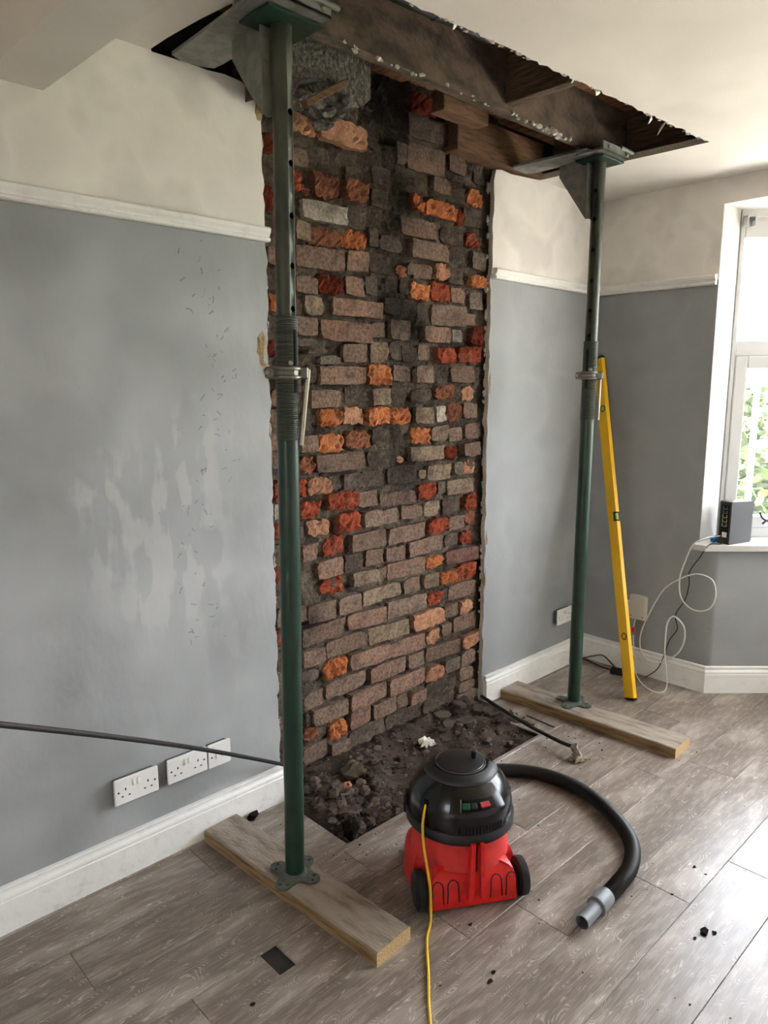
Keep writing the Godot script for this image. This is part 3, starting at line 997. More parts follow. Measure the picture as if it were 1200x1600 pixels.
func build_void():
	# joists, boards and the broken hearth seen through the hole
	var fl := Node3D.new()
	fl.name = "trim_2"
	add_child(fl)
	struct(fl)
	var x := 0.4
	while x < 3.9:
		var st := mb(true)
		span(st, Vector3(x, 2.722, -0.1), Vector3(x + 0.148, 2.745, 4.1), 0.001)
		obj("upper_floorboard", st, M.board_timber, fl)
		x += 0.15
	var lid := mb(true)
	span(lid, Vector3(-3.8, 2.75, -0.35), Vector3(4.0, 2.95, 4.2))
	span(lid, Vector3(3.68, 2.5, -0.05), Vector3(3.9, 2.75, 4.1))
	span(lid, Vector3(-3.8, 2.53, -0.1), Vector3(0.4, 2.75, 4.1))
	obj("upper_floor", lid, M.subfloor, fl)
	var tr := mb(true)
	span(tr, Vector3(1.088, 2.52, 0.337), Vector3(3.143, 2.722, 0.380), 0.003)
	var t := obj("trimmer_joist", tr, M.old_timber)
	tag(t, "long dusty brown joist running parallel to the brick wall across the ceiling hole", "joist")
	for j in [[2.258, "dark joist end meeting the long joist at a right angle, above the ceiling edge"], [0.98, "joist edge in shadow beside the left end of the ceiling hole"]]:
		var s := mb(true)
		if j[0] > 2.0:
			span(s, Vector3(2.262, 2.545, 0.380), Vector3(2.307, 2.722, 3.9), 0.003)
		else:
			span(s, Vector3(1.03, 2.53, 0.0), Vector3(1.085, 2.722, 3.9), 0.003)
		tag(obj("cross_joist", s, M.old_timber_across), j[1], "joist")
	var jt := mb(true)
	span(jt, Vector3(3.145, 2.526, 0.0), Vector3(3.19, 2.722, 3.9), 0.003)
	tag(obj("cross_joist", jt, M.old_timber_across), "joist in deep shadow past the right end of the long dusty joist", "joist")
	# plate on the wall, with a short block before it
	var pl := mb(true)
	span(pl, Vector3(2.415, 2.502, -0.07), Vector3(3.02, 2.65, 0.03), 0.004)
	tag(obj("wall_plate", pl, M.warm_timber), "reddish brown timber laid on the brick wall at the right end of the ceiling hole", "timber")
	var bl := mb(true)
	span(bl, Vector3(2.135, 2.545, 0.14), Vector3(2.40, 2.62, 0.20), 0.004)
	span(bl, Vector3(2.13, 2.541, 0.135), Vector3(2.37, 2.549, 0.205), 0.002)
	tag(obj("timber_block", bl, M.warm_timber), "short pale timber block under the long joist, above a dark gap in the bricks", "timber")
	# the broken underside of the hearth upstairs
	var h := base("hearth_slab", Vector3(1.55, 2.43, 0.14))
	tag(h, "grey broken concrete hearth slab hanging behind the near prop above the bricks", "slab")
	var hs := mb(true)
	var poly := [Vector2(1.40, 2.70), Vector2(1.40, 2.43), Vector2(1.44, 2.45), Vector2(1.52, 2.47), Vector2(1.58, 2.455), Vector2(1.64, 2.445), Vector2(1.69, 2.430), Vector2(1.726, 2.462), Vector2(1.728, 2.70)]
	var g := []
	prism(hs, poly, 0.23, Transform3D(Basis(), Vector3(0, 0, 0.02)))
	# crumbled pieces along its lower edge
	for k in 26:
		rock(hs, Vector3(rng.randf_range(1.42, 1.71), rng.randf_range(2.425, 2.465), rng.randf_range(0.03, 0.24)), Vector3(0.035, 0.022, 0.03) * rng.randf_range(0.6, 1.2), k + 60, 0.5, 4, 7)
	var hb := obj("slab", hs, M.concrete, h)
	hb.position = -h.position
	var lt := mb(true)
	box(lt, Vector3(1.515, 2.418, 0.272), Vector3(0.185, 0.020, 0.028), Basis(Vector3(0, 0, 1), 0.56), 0.002)
	tag(obj("lath_stick", lt, M.warm_timber), "thin brown stick jammed at a slant under the broken grey slab", "stick")
	var pp := base("pipe", Vector3(1.44, 2.535, 0.66))
	tag(pp, "dark grey pipe along the front edge of the ceiling hole, next to the plaster", "pipe")
	var ps := mb()
	tube(ps, [Vector3(1.10, 2.535, 0.622), Vector3(1.806, 2.535, 0.668)], 0.017, 14)
	obj("tube", ps, M.pipe_dark, pp).position = -pp.position
	var pc := mb()
	tube(pc, [Vector3(1.585, 2.535, 0.6535), Vector3(1.60, 2.535, 0.6545)], 0.0195, 14)
	obj("joint", pc, M.pipe_dark, pp).position = -pp.position
	# lime and plaster crumbs stuck to the foot of the long joist
	var cr := mb(true)
	for k in 60:
		var px := rng.randf_range(2.42, 2.72) if k < 34 else rng.randf_range(1.5, 2.5)
		var s := rng.randf_range(0.003, 0.010) * (1.0 if k < 34 else 0.8)
		rock(cr, Vector3(px, 2.519 + rng.randf_range(-0.004, 0.006), 0.381 + rng.randf_range(-0.01, 0.004)), Vector3(s * 1.5, s, s), k + 200, 0.6, 3, 6)
	var co := obj("plaster_crumbs", cr, M.plaster_core)
	co.set_meta("kind", "stuff")
	tag(co, "pale plaster crumbs clinging to the bottom edge of the long dusty joist", "crumbs")


func window_unit(called: String, w0: Vector3, dir: Vector3, length: float, y0: float, y1: float, lights: int):
	# white frame with a fixed light over a casement, s along dir and n into the room
	var n := dir.cross(Vector3.UP).normalized()
	if n.dot(Vector3(1.5, 0, 2.0) - w0) < 0.0:
		n = -n
	var win := Node3D.new()
	win.name = called
	win.position = w0
	var b := Basis(dir, Vector3.UP, n)
	if b.determinant() < 0.0:
		b = Basis(-dir, Vector3.UP, n)
		win.position = w0 + dir * length
	win.basis = b
	add_child(win)
	struct(win)
	var fr := mb(true)
	var fw := 0.022
	var ty := 1.695
	span(fr, Vector3(0, y0, -0.06), Vector3(fw, y1, 0.0), 0.003)
	span(fr, Vector3(length - fw, y0, -0.06), Vector3(length, y1, 0.0), 0.003)
	span(fr, Vector3(fw, y1 - 0.08, -0.06), Vector3(length - fw, y1, 0.0), 0.003)
	span(fr, Vector3(fw, y0, -0.06), Vector3(length - fw, y0 + 0.05, 0.0), 0.003)
	obj("window_frame", fr, M.upvc, win)
	var cell := (length - fw) / lights
	for k in lights:
		var a := fw + cell * k
		var z := a + cell - fw * (1.0 if k == lights - 1 else 0.5)
		if k > 0:
			a += fw * 0.5
			var mu := mb(true)
			span(mu, Vector3(a - fw, y0 + 0.05, -0.06), Vector3(a, y1 - 0.08, 0.0), 0.003)
			obj("mullion", mu, M.upvc, win)
		var tr := mb(true)
		span(tr, Vector3(a, ty, -0.06), Vector3(z, ty + 0.072, -0.004), 0.003)
		obj("transom", tr, M.upvc, win)
		var sa := mb(true)
		var q := 0.062
		span(sa, Vector3(a, y0 + 0.05, -0.05), Vector3(a + q, ty, 0.004), 0.004)
		span(sa, Vector3(z - q, y0 + 0.05, -0.05), Vector3(z, ty, 0.004), 0.004)
		span(sa, Vector3(a + q, ty - q, -0.05), Vector3(z - q, ty, 0.004), 0.004)
		span(sa, Vector3(a + q, y0 + 0.05, -0.05), Vector3(z - q, y0 + 0.05 + q, 0.004), 0.004)
		obj("casement", sa, M.upvc, win)
		var p1 := mb(true)
		span(p1, Vector3(a - 0.004, ty + 0.068, -0.036), Vector3(z + 0.004, y1 - 0.076, -0.030))
		obj("pane", p1, M.glass, win)
		var p2 := mb(true)
		span(p2, Vector3(a + q - 0.004, y0 + 0.046 + q, -0.030), Vector3(z - q + 0.004, ty - q + 0.004, -0.024))
		obj("pane", p2, M.glass, win)
	return win


func build_right_side():
	# the pier, the wall under the bay windows, the head above and the bay ceiling
	var w := Node3D.new()
	w.name = "wall_right"
	add_child(w)
	struct(w)
	var k := Vector2(3.603, 0.705)
	var low := mb(true)
	vprism(low, [Vector2(3.62, -0.05), Vector2(3.62, 0.655), Vector2(3.6206, 0.668), Vector2(3.622, 0.681), Vector2(3.6246, 0.694), Vector2(3.628, 0.706), Vector2(3.6325, 0.7175), Vector2(3.638, 0.726), Vector2(3.645, 0.733), Vector2(4.175, 1.253), Vector2(4.175, 2.647), Vector2(3.62, 3.18), Vector2(3.62, 4.1), Vector2(4.7, 4.1), Vector2(4.7, -0.05)], -0.1, 0.747)
	obj("lower_wall", low, M.paint_grey, w)
	for p in [[0.747, 2.045, M.paint_grey], [2.045, 2.53, M.paint_white]]:
		var s := mb(true)
		vprism(s, [Vector2(3.62, -0.05), Vector2(3.62, 0.628), Vector2(3.627, 0.628), Vector2(3.627, -0.05)], p[0], p[1])
		vprism(s, [Vector2(3.62, 3.27), Vector2(3.62, 4.1), Vector2(3.627, 4.1), Vector2(3.627, 3.27)], p[0], p[1])
		obj("pier_face", s, p[2], w)
	var pier := mb(true)
	vprism(pier, [Vector2(3.625, -0.05), Vector2(3.622, 0.630), Vector2(3.80, 0.640), Vector2(4.0, 0.46), Vector2(4.0, -0.05)], 0.745, 2.53)
	vprism(pier, [Vector2(3.625, 4.1), Vector2(3.622, 3.27), Vector2(3.80, 3.26), Vector2(4.0, 3.44), Vector2(4.0, 4.1)], 0.745, 2.53)
	obj("window_reveal", pier, M.reveal_white, w)
	var head := mb(true)
	vprism(head, [Vector2(3.62, 0.628), Vector2(3.62, 3.27), Vector2(3.80, 3.27), Vector2(3.80, 0.628)], 2.383, 2.53)
	obj("bay_head", head, M.paint_white, w)
	var so := mb(true)
	vprism(so, [Vector2(3.79, 0.60), Vector2(4.45, 1.05), Vector2(4.6, 1.2), Vector2(4.6, 2.7), Vector2(4.45, 2.9), Vector2(3.79, 3.30)], 2.385, 2.56)
	obj("bay_ceiling", so, M.paint_white, w)
	var sill := mb(true)
	var o := Vector2(N.x, N.z) * 0.03
	vprism(sill, [Vector2(3.545, 0.625), k + o + Vector2(-0.035, -0.035), k + o, Vector2(4.175, 1.253) + o * 1.3, Vector2(4.145, 2.66), Vector2(3.57, 3.23), Vector2(3.62, 3.27), Vector2(3.80, 3.26), Vector2(4.37, 2.78), Vector2(4.37, 1.12), Vector2(3.80, 0.640), Vector2(3.62, 0.628)], 0.747, 0.775)
	struct(obj("trim_3", sill, M.reveal_white))
	var w0 := Vector3(3.80, 0, 0.645)
	window_unit("window_1", w0, E, 0.70, 0.775, 2.335, 1)
	window_unit("window_2", Vector3(4.34, 0, 1.14), Vector3(0, 0, 1), 1.62, 0.775, 2.335, 2)
	window_unit("window_3", Vector3(3.80, 0, 3.255), Vector3(0.722, 0, -0.692), 0.70, 0.775, 2.335, 1)
	# boards that close the head of each window, and the corner posts
	var hb := mb(true)
	var q := w0
	for p in [[w0, E, 0.72], [Vector3(4.34, 0, 1.12), Vector3(0, 0, 1), 1.66], [Vector3(3.80, 0, 3.255), Vector3(0.722, 0, -0.692), 0.72]]:
		var d: Vector3 = p[1]
		var nn := d.cross(Vector3.UP)
		if nn.dot(Vector3(1.5, 0, 2.0) - p[0]) < 0.0:
			nn = -nn
		var c: Vector3 = p[0] + d * (p[2] * 0.5) - nn * 0.03 + Vector3(0, 2.365, 0)
		box(hb, c, Vector3(p[2], 0.064, 0.06), Basis(d, Vector3.UP, d.cross(Vector3.UP)), 0.002)
	for p in [Vector3(4.335, 1.55, 1.125), Vector3(4.335, 1.55, 2.775)]:
		box(hb, p, Vector3(0.09, 1.57, 0.09), Basis(Vector3.UP, 0.4), 0.004)
	struct(obj("trim_4", hb, M.upvc))


func build_other_walls():
	var f := mb(true)
	span(f, Vector3(-3.7, -0.1, 3.95), Vector3(4.7, 3.0, 4.15))
	struct(obj("wall_front", f, M.paint_white))
	# the far end of the through room has a window of its own
	var l := mb(true)
	span(l, Vector3(-3.75, -0.1, -0.2), Vector3(-3.55, 3.0, 1.6))
	span(l, Vector3(-3.75, -0.1, 2.5), Vector3(-3.55, 3.0, 4.15))
	span(l, Vector3(-3.75, -0.1, 1.6), Vector3(-3.55, 0.95, 2.5))
	span(l, Vector3(-3.75, 2.235, 1.6), Vector3(-3.55, 3.0, 2.5))
	struct(obj("wall_left", l, M.paint_white))
	window_unit("window_4", Vector3(-3.62, 0, 1.6), Vector3(0, 0, 1), 0.9, 0.95, 2.235, 2)


func build_trims():
	# picture rails
	var rail := [Vector2(0, 0), Vector2(0.018, 0), Vector2(0.022, 0.004), Vector2(0.022, 0.010), Vector2(0.015, 0.014), Vector2(0.017, 0.020), Vector2(0.024, 0.030), Vector2(0.026, 0.040), Vector2(0.020, 0.046), Vector2(0.0, 0.048)]
	var n := 5
	for r in [[Vector3(-3.6, 2.022, 0), Vector3(1.482, 2.022, 0), Vector3(0, 0, 1)], [Vector3(2.704, 2.024, 0), Vector3(3.62, 2.022, 0), Vector3(0, 0, 1)], [Vector3(3.62, 2.022, 0.0), Vector3(3.62, 2.022, 0.622), Vector3(-1, 0, 0)]]:
		var st := mb(true)
		moulding(st, rail, r[0], r[1], r[2])
		struct(obj("trim_%d" % n, st, M.gloss_white))
		n += 1
	# skirting boards
	var sk := [Vector2(0, -0.004), Vector2(0.022, -0.004), Vector2(0.022, 0.098), Vector2(0.0195, 0.101), Vector2(0.0195, 0.104), Vector2(0.0225, 0.107), Vector2(0.021, 0.114), Vector2(0.015, 0.122), Vector2(0.0135, 0.128), Vector2(0.017, 0.131), Vector2(0.017, 0.136), Vector2(0.013, 0.139), Vector2(0.0, 0.139)]
	var names := ["baseboard_back", "baseboard_alcove", "baseboard_right", "baseboard_bay", "baseboard_bay_front"]
	var runs := [[Vector3(-3.6, 0, 0), Vector3(1.487, 0, 0), Vector3(0, 0, 1)], [Vector3(2.702, 0, 0), Vector3(3.62, 0, 0), Vector3(0, 0, 1)], [Vector3(3.62, 0, 0.0), Vector3(3.62, 0, 0.712), Vector3(-1, 0, 0)], [Vector3(3.612, 0, 0.700), Vector3(4.19, 0, 1.25), N], [Vector3(4.175, 0, 1.24), Vector3(4.175, 0, 2.66), Vector3(-1, 0, 0)]]
	for i in 5:
		var st := mb(true)
		moulding(st, sk, runs[i][0], runs[i][1], runs[i][2])
		struct(obj(names[i], st, M.gloss_white))


func build_outside():
	var g := mb(true)
	span(g, Vector3(8.0, -0.6, -14.0), Vector3(40.0, -0.4, 16.0))
	var pv := mb(true)
	span(pv, Vector3(4.75, -0.62, -14.0), Vector3(8.0, -0.41, 16.0))
	span(pv, Vector3(-8.0, -0.62, 4.2), Vector3(4.75, -0.41, 16.0))
	struct(obj("trim_13", pv, M.paving))
	var lawn := obj("lawn", g, M.lawn)
	lawn.set_meta("kind", "stuff")
	tag(lawn, "bright green lawn seen through the lower pane of the bay window", "lawn")
	var fe := base("garden_fence", Vector3(10.6, -0.4, -1.0))
	tag(fe, "brown board fence across the garden behind the hedge leaves", "fence")
	for k in 26:
		var s := mb(true)
		span(s, Vector3(0, 0, -4.0 + k * 0.3), Vector3(0.025, 1.05, -3.71 + k * 0.3), 0.003)
		obj("fence_board", s, M.fence_wood, fe)
	for y in [0.2, 0.85]:
		var s := mb(true)
		span(s, Vector3(-0.05, y, -4.0), Vector3(0.0, y + 0.07, 3.8), 0.003)
		obj("fence_rail", s, M.fence_wood, fe)
	var po := base("washing_post", Vector3(8.42, -0.4, -0.83))
	tag(po, "slim white garden post seen through the lower window pane", "post")
	var ps := mb()
	tube(ps, [Vector3.ZERO, Vector3(0, 2.1, 0)], 0.032, 12)
	obj("pole", ps, M.upvc, po)
	var pa := mb(true)
	span(pa, Vector3(-0.02, 1.30, 0.03), Vector3(0.02, 1.36, 1.6), 0.003)
	obj("rail", pa, M.upvc, po)
	# climber leaves: one heap nobody could count
	var lf := mb(true)
	cc = Color.WHITE
	prism(lf, [Vector2(0, 0), Vector2(0.018, 0.02), Vector2(0.02, 0.045), Vector2(0, 0.075), Vector2(-0.02, 0.045), Vector2(-0.018, 0.02)], 0.001)
	var lm := mesh_of([lf], [M.leaf])
	var mm := MultiMesh.new()
	mm.transform_format = MultiMesh.TRANSFORM_3D
	mm.use_colors = true
	mm.mesh = lm
	mm.instance_count = 9000
	for k in 9000:
		var near := k < 4800
		var p := Vector3(8.9 + rng.randfn(0, 0.25), rng.randf_range(-0.4, 1.55), -1.45 + rng.randfn(0, 0.26)) if near else Vector3(9.9 + rng.randfn(0, 0.3), -0.4 + minf(absf(rng.randfn(0, 0.8)), 1.9), rng.randf_range(-2.4, 2.2))
		var b := Basis.from_euler(Vector3(rng.randf() * TAU, rng.randf() * TAU, rng.randf() * TAU)).scaled(Vector3.ONE * rng.randf_range(1.1, 2.6))
		mm.set_instance_transform(k, Transform3D(b, p))
		mm.set_instance_color(k, lin(30, 52, 20).lerp(lin(74, 92, 42), rng.randf()))
	var mi := MultiMeshInstance3D.new()
	mi.name = "climber_leaves"
	mi.multimesh = mm
	add_child(mi)
	mi.set_meta("kind", "stuff")
	tag(mi, "sunlit green climber leaves outside the lower window pane", "foliage")


# ------------------------------------------------------------------ the things
func timber_plank(called: String, near: Vector3, far: Vector3, width: float, th: float, label: String):
	# near and far: middles of its two ends on the floor
	var d := (near - far)
	var l := d.length()
	var o := base(called, (near + far) * 0.5)
	o.basis = Basis(Vector3.UP.cross(d.normalized()), Vector3.UP, d.normalized())
	tag(o, label, "plank")
	var top := mb(true)
	var side := mb(true)
	var ends := mb(true)
	var n := 14
	var g := []
	for i in n + 1:
		var z := -l * 0.5 + l * i / n
		var wob := 0.0025 * fn.get_noise_2d(z * 6.0, width * 50.0)
		var ch := 0.004 + 0.003 * absf(fn.get_noise_2d(z * 11.0, 3.0 + width))
		var h := width * 0.5 + wob
		g.append([Vector3(-h, 0.0005, z), Vector3(-h, th - ch, z), Vector3(-h + ch, th, z), Vector3(h - ch, th, z), Vector3(h, th - ch, z), Vector3(h, 0.0005, z)])
	for i in n:
		for k in 5:
			var out: Vector3 = [Vector3(-1, 0, 0), Vector3(-1, 1, 0), Vector3(0, 1, 0), Vector3(1, 1, 0), Vector3(1, 0, 0)][k]
			quad(top if k in [1, 2, 3] else side, g[i][k], g[i][k + 1], g[i + 1][k + 1], g[i + 1][k], out)
		quad(side, g[i][5], g[i][0], g[i + 1][0], g[i + 1][5], Vector3.DOWN)
	for i in [0, n]:
		var out := Vector3(0, 0, -1 if i == 0 else 1)
		for k in range(1, 5):
			tri(ends, g[i][0], g[i][k], g[i][k + 1], out)
	put(mesh_of([top, side, ends], [M.plank_top, M.plank_side, M.plank_end]), "board", o)
	return o


func build_planks():
	timber_plank("timber_plank", Vector3(1.246, 0, 0.846), Vector3(1.196, 0, 0.034), 0.139, 0.045, "thick dusty plank in the foreground, left of the red vacuum, under the near green prop")
	timber_plank("timber_plank", Vector3(2.922, 0, 0.908), Vector3(2.887, 0, 0.024), 0.152, 0.045, "thick dusty plank at the right, under the far green prop by the window")
	var k := Vector3(1.44, 0, 0.83)


func lobed(r0: float, r1: float, turn: float) -> Array:
	var o := []
	for k in 48:
		var a := TAU * k / 48.0
		var c := absf(cos(2.0 * (a - turn)))
		if cos(4.0 * (a - turn)) < 0.0:
			c = c * 0.75
		o.append(Vector2(cos(a), sin(a)) * lerpf(r0, r1, pow(c, 1.6)))
	return o


func prop(foot: Vector3, top: Vector3, y_thread: Vector2, y_collar: float, hole_dir: Vector3, holes: Array, handle: Array, turn: float, label: String) -> Node3D:
	var o := base("steel_prop", foot)
	tag(o, label, "prop")
	var up := (top - foot).normalized()
	var side := hole_dir - up * hole_dir.dot(up)
	side = side.normalized()
	var b := Basis(side, up, side.cross(up))
	var l := (top - foot).length()
	var y0 := foot.y
	var at := func(y: float) -> Vector3: return up * ((y - y0) / up.y)
	# foot plate with four lobes
	var pl := mb(true)
	prism(pl, lobed(0.046, 0.088, turn), 0.007, Transform3D(Basis(Vector3(1, 0, 0), Vector3(0, 0, -1), Vector3(0, 1, 0)), Vector3(0, 0.0005, 0)))
	obj("base_plate", pl, M.dusty_plate, o)
	for k in 4:
		var a := turn + PI * 0.5 * k
		for q in [[0.070, -0.12], [0.062, 0.22]]:
			var c: Vector3 = Vector3(cos(a + q[1]), 0, -sin(a + q[1])) * q[0]
			var hs := mb(true)
			lathe(hs, [Vector2(0.0, 0.0078), Vector2(0.0045, 0.0078), Vector2(0.0045, 0.002)], 8, Transform3D(Basis(), c))
			obj("bolt_hole", hs, M.hole_dark, o)
	var wl := mb()
	lathe(wl, [Vector2(0.040, 0.0075), Vector2(0.036, 0.010), Vector2(0.030, 0.016)], 24)
	obj("weld", wl, M.dusty_plate, o)
	# outer tube, thread and collar
	var xf := Transform3D(b, Vector3.ZERO)
	var ot := mb()
	lathe(ot, [Vector2(0.030, 0.006), Vector2(0.030, (y_thread.x - y0) / up.y)], 32, xf)
	obj("outer_tube", ot, M.prop_green, o)
	var th := mb()
	var pr := []
	var yt := (y_thread.x - y0) / up.y
	var y1 := (y_thread.y - y0) / up.y
	while yt < y1:
		pr.append(Vector2(0.0298, yt))
		pr.append(Vector2(0.0316, yt + 0.0022))
		pr.append(Vector2(0.0316, yt + 0.0038))
		yt += 0.006
	pr.append(Vector2(0.0298, yt))
	pr.append(Vector2(0.024, yt + 0.001))
	lathe(th, pr, 28, xf)
	obj("thread", th, M.thread_steel, o)
	var sl := mb(true)
	box(sl, at.call((y_thread.y + y_collar) * 0.5 - 0.045) + side * 0.0280, Vector3(0.010, (y_thread.y - y_collar) + 0.02, 0.011), Basis(side, up, side.cross(up)), 0.002)
	obj("slot", sl, M.hole_dark, o)
	# inner tube with its pin holes bored through
	var h0 := (y_thread.y - y0) / up.y - 0.05
	var it := CSGCylinder3D.new()
	it.name = "inner_tube"
	it.radius = 0.0268
	it.height = l - h0
	it.sides = 32
	it.material = M.prop_olive
	it.transform = Transform3D(b, up * (h0 + (l - h0) * 0.5))
	o.add_child(it)
	var bore := CSGCylinder3D.new()
	bore.name = "bore"
	bore.operation = CSGShape3D.OPERATION_SUBTRACTION
	bore.radius = 0.0225
	bore.height = l - h0 - 0.02
	bore.sides = 24
	bore.material = M.hole_dark
	it.add_child(bore)
	for y in holes:
		var hc := CSGCylinder3D.new()
		hc.name = "pin_hole"
		hc.operation = CSGShape3D.OPERATION_SUBTRACTION
		hc.radius = 0.0085
		hc.height = 0.08
		hc.sides = 14
		hc.material = M.hole_dark
		hc.position = Vector3(0, (y - y0) / up.y - h0 - (l - h0) * 0.5, 0)
		hc.rotation = Vector3(0, 0, PI * 0.5)
		it.add_child(hc, true)
	var tp := mb(true)
	box(tp, up * (l + 0.003), Vector3(0.17, 0.008, 0.13), Basis(), 0.001)
	obj("head_plate", tp, M.prop_green, o)
	# collar: a ring, a hinge lug, a bolt and the bent bar that turns it
	var yc: Vector3 = at.call(y_collar)
	var h: Vector3 = (handle[0] - foot) - yc
	var hd := (h - up * h.dot(up)).normalized()
	var cb := Basis(hd, up, hd.cross(up))
	var co := mb()
	lathe(co, [Vector2(0.032, -0.018), Vector2(0.038, -0.018), Vector2(0.041, -0.014), Vector2(0.041, -0.009), Vector2(0.036, -0.007), Vector2(0.036, 0.007), Vector2(0.041, 0.009), Vector2(0.041, 0.014), Vector2(0.038, 0.018), Vector2(0.032, 0.018)], 30, Transform3D(cb, yc))
	var cn := obj("collar", co, M.cast_steel, o)
	for q in [[hd * 0.046, Vector3(0.026, 0.034, 0.022)], [hd * -0.046, Vector3(0.028, 0.032, 0.020)], [cb.z * 0.038, Vector3(0.05, 0.018, 0.010)], [cb.z * -0.038, Vector3(0.05, 0.018, 0.010)]]:
		var lug := mb(true)
		box(lug, yc + q[0], q[1], cb, 0.004)
		obj("collar_lug", lug, M.cast_steel, cn)
	var bo := mb()
	var bp := yc - hd * 0.053
	tube(bo, [bp - cb.z * 0.018, bp + cb.z * 0.018], 0.0065, 6)
	tube(bo, [yc + hd * 0.012 - cb.z * 0.05 + up * 0.026, yc + hd * 0.012 + cb.z * 0.05 + up * 0.026], 0.0062, 10)
	obj("collar_pin", bo, M.rod_steel, cn)
	var hb := mb()
	var e0: Vector3 = handle[0] - foot
	var e1: Vector3 = handle[1] - foot
	tube(hb, curve([yc + hd * 0.035, yc + hd * 0.052, e0 + Vector3(0, 0.004, 0), e0.lerp(e1, 0.06), e0.lerp(e1, 0.35), e1], 4), 0.0066, 10)
	obj("handle", hb, M.rod_steel, o)
	return o


func bracket(at: Vector3, plate: Rect2, blade: Array, gx: float, gz: Vector2, y: float, drop: float, bulge: float, label: String):
	# steel support that sits on a prop head: a channel, a long blade and a gusset
	var o := base("prop_bracket", at)
	tag(o, label, "bracket")
	var ch := mb(true)
	span(ch, Vector3(plate.position.x, y - 0.004, plate.position.y), Vector3(plate.end.x, y + 0.004, plate.end.y), 0.001)
	span(ch, Vector3(plate.position.x, y - 0.004, plate.end.y - 0.007), Vector3(plate.end.x, y + 0.030, plate.end.y), 0.001)
	span(ch, Vector3(plate.position.x, y - 0.004, plate.position.y), Vector3(plate.end.x, y + 0.030, plate.position.y + 0.007), 0.001)
	obj("channel", ch, M.galvanised, o).position = -at
	var lp := mb()
	tube(lp, [Vector3(plate.end.x - 0.07, y + 0.030, plate.end.y - 0.002), Vector3(plate.end.x + 0.022, y + 0.026, plate.end.y + 0.002)], 0.0085, 10)
	obj("rolled_edge", lp, M.galvanised, o).position = -at
	var bl := mb(true)
	prism(bl, blade, 0.009, Transform3D(Basis(Vector3(1, 0, 0), Vector3(0, 0, -1), Vector3(0, 1, 0)), Vector3(0, y + 0.004, 0)))
	obj("blade", bl, M.galvanised, o).position = -at
	var gu := mb(true)
	var g0 := gz.x
	var g1 := gz.y
	var p := [Vector2(-g0, y + 0.003), Vector2(-g0, y - 0.045)]
	for k in 7:
		var t := (k + 1) / 7.0
		p.append(Vector2(-lerpf(g0, g1 - 0.012, t), y - 0.045 - (drop - 0.045) * (bulge * sin(t * PI) + t)))
	p += [Vector2(-g1, y - drop), Vector2(-g1, y + 0.003)]
	prism(gu, p, 0.010, Transform3D(Basis(Vector3(0, 0, -1), Vector3(0, 1, 0), Vector3(1, 0, 0)), Vector3(gx, 0, 0)))
	span(gu, Vector3(gx - 0.02, y - drop, g1 - 0.004), Vector3(gx + 0.03, y, g1 + 0.003), 0.001)
	obj("gusset", gu, M.galvanised, o).position = -at
	for c in [Vector3(plate.end.x - 0.03, y + 0.012, plate.end.y + 0.002), Vector3(plate.position.x + 0.04, y + 0.012, plate.end.y + 0.002)]:
		var bt := mb(true)
		lathe(bt, [Vector2(0.0, 0.006), Vector2(0.007, 0.005), Vector2(0.008, 0.0), Vector2(0.0, 0.0)], 8, Transform3D(Basis(Vector3(1, 0, 0), PI * 0.5), c))
		obj("bolt", bt, M.rod_steel, o).position = -at


func build_props():
	prop(Vector3(1.214, 0.0455, 0.438), Vector3(1.224, 2.456, 0.456), Vector2(1.40, 1.735), 1.585, Vector3(0.20, 0, 1.0), [2.247, 2.123, 1.993, 1.866, 1.755], [Vector3(1.266, 1.588, 0.486), Vector3(1.247, 1.385, 0.472)], 0.35, "tall green steel prop in the foreground, standing on the plank left of the bricks")
	prop(Vector3(2.934, 0.0455, 0.368), Vector3(2.914, 2.474, 0.386), Vector2(1.40, 1.74), 1.594, Vector3(-1.0, 0, 0.12), [2.36, 2.245, 2.12, 1.995, 1.87, 1.765], [Vector3(2.935, 1.585, 0.425), Vector3(2.940, 1.40, 0.420)], 0.1, "tall green steel prop further back, beside the yellow level and the window wall")
	bracket(Vector3(1.215, 2.465, 0.46), Rect2(1.112, 0.405, 0.198, 0.148), [Vector2(1.112, -0.46), Vector2(1.258, -0.46), Vector2(1.262, -0.12), Vector2(1.258, -0.075), Vector2(1.215, -0.055), Vector2(1.16, -0.055), Vector2(1.125, -0.07)], 1.200, Vector2(0.262, 0.424), 2.470, 0.225, 0.05, "grey steel support bracket with a curved gusset on the near prop's head")
	bracket(Vector3(2.914, 2.485, 0.40), Rect2(2.795, 0.345, 0.210, 0.125), [Vector2(2.785, -0.40), Vector2(2.91, -0.40), Vector2(2.905, -0.06), Vector2(2.88, -0.03), Vector2(2.80, -0.035), Vector2(2.762, -0.05)], 2.893, Vector2(0.205, 0.352), 2.490, 0.235, 0.0, "grey steel support bracket with a straight gusset on the far prop's head")


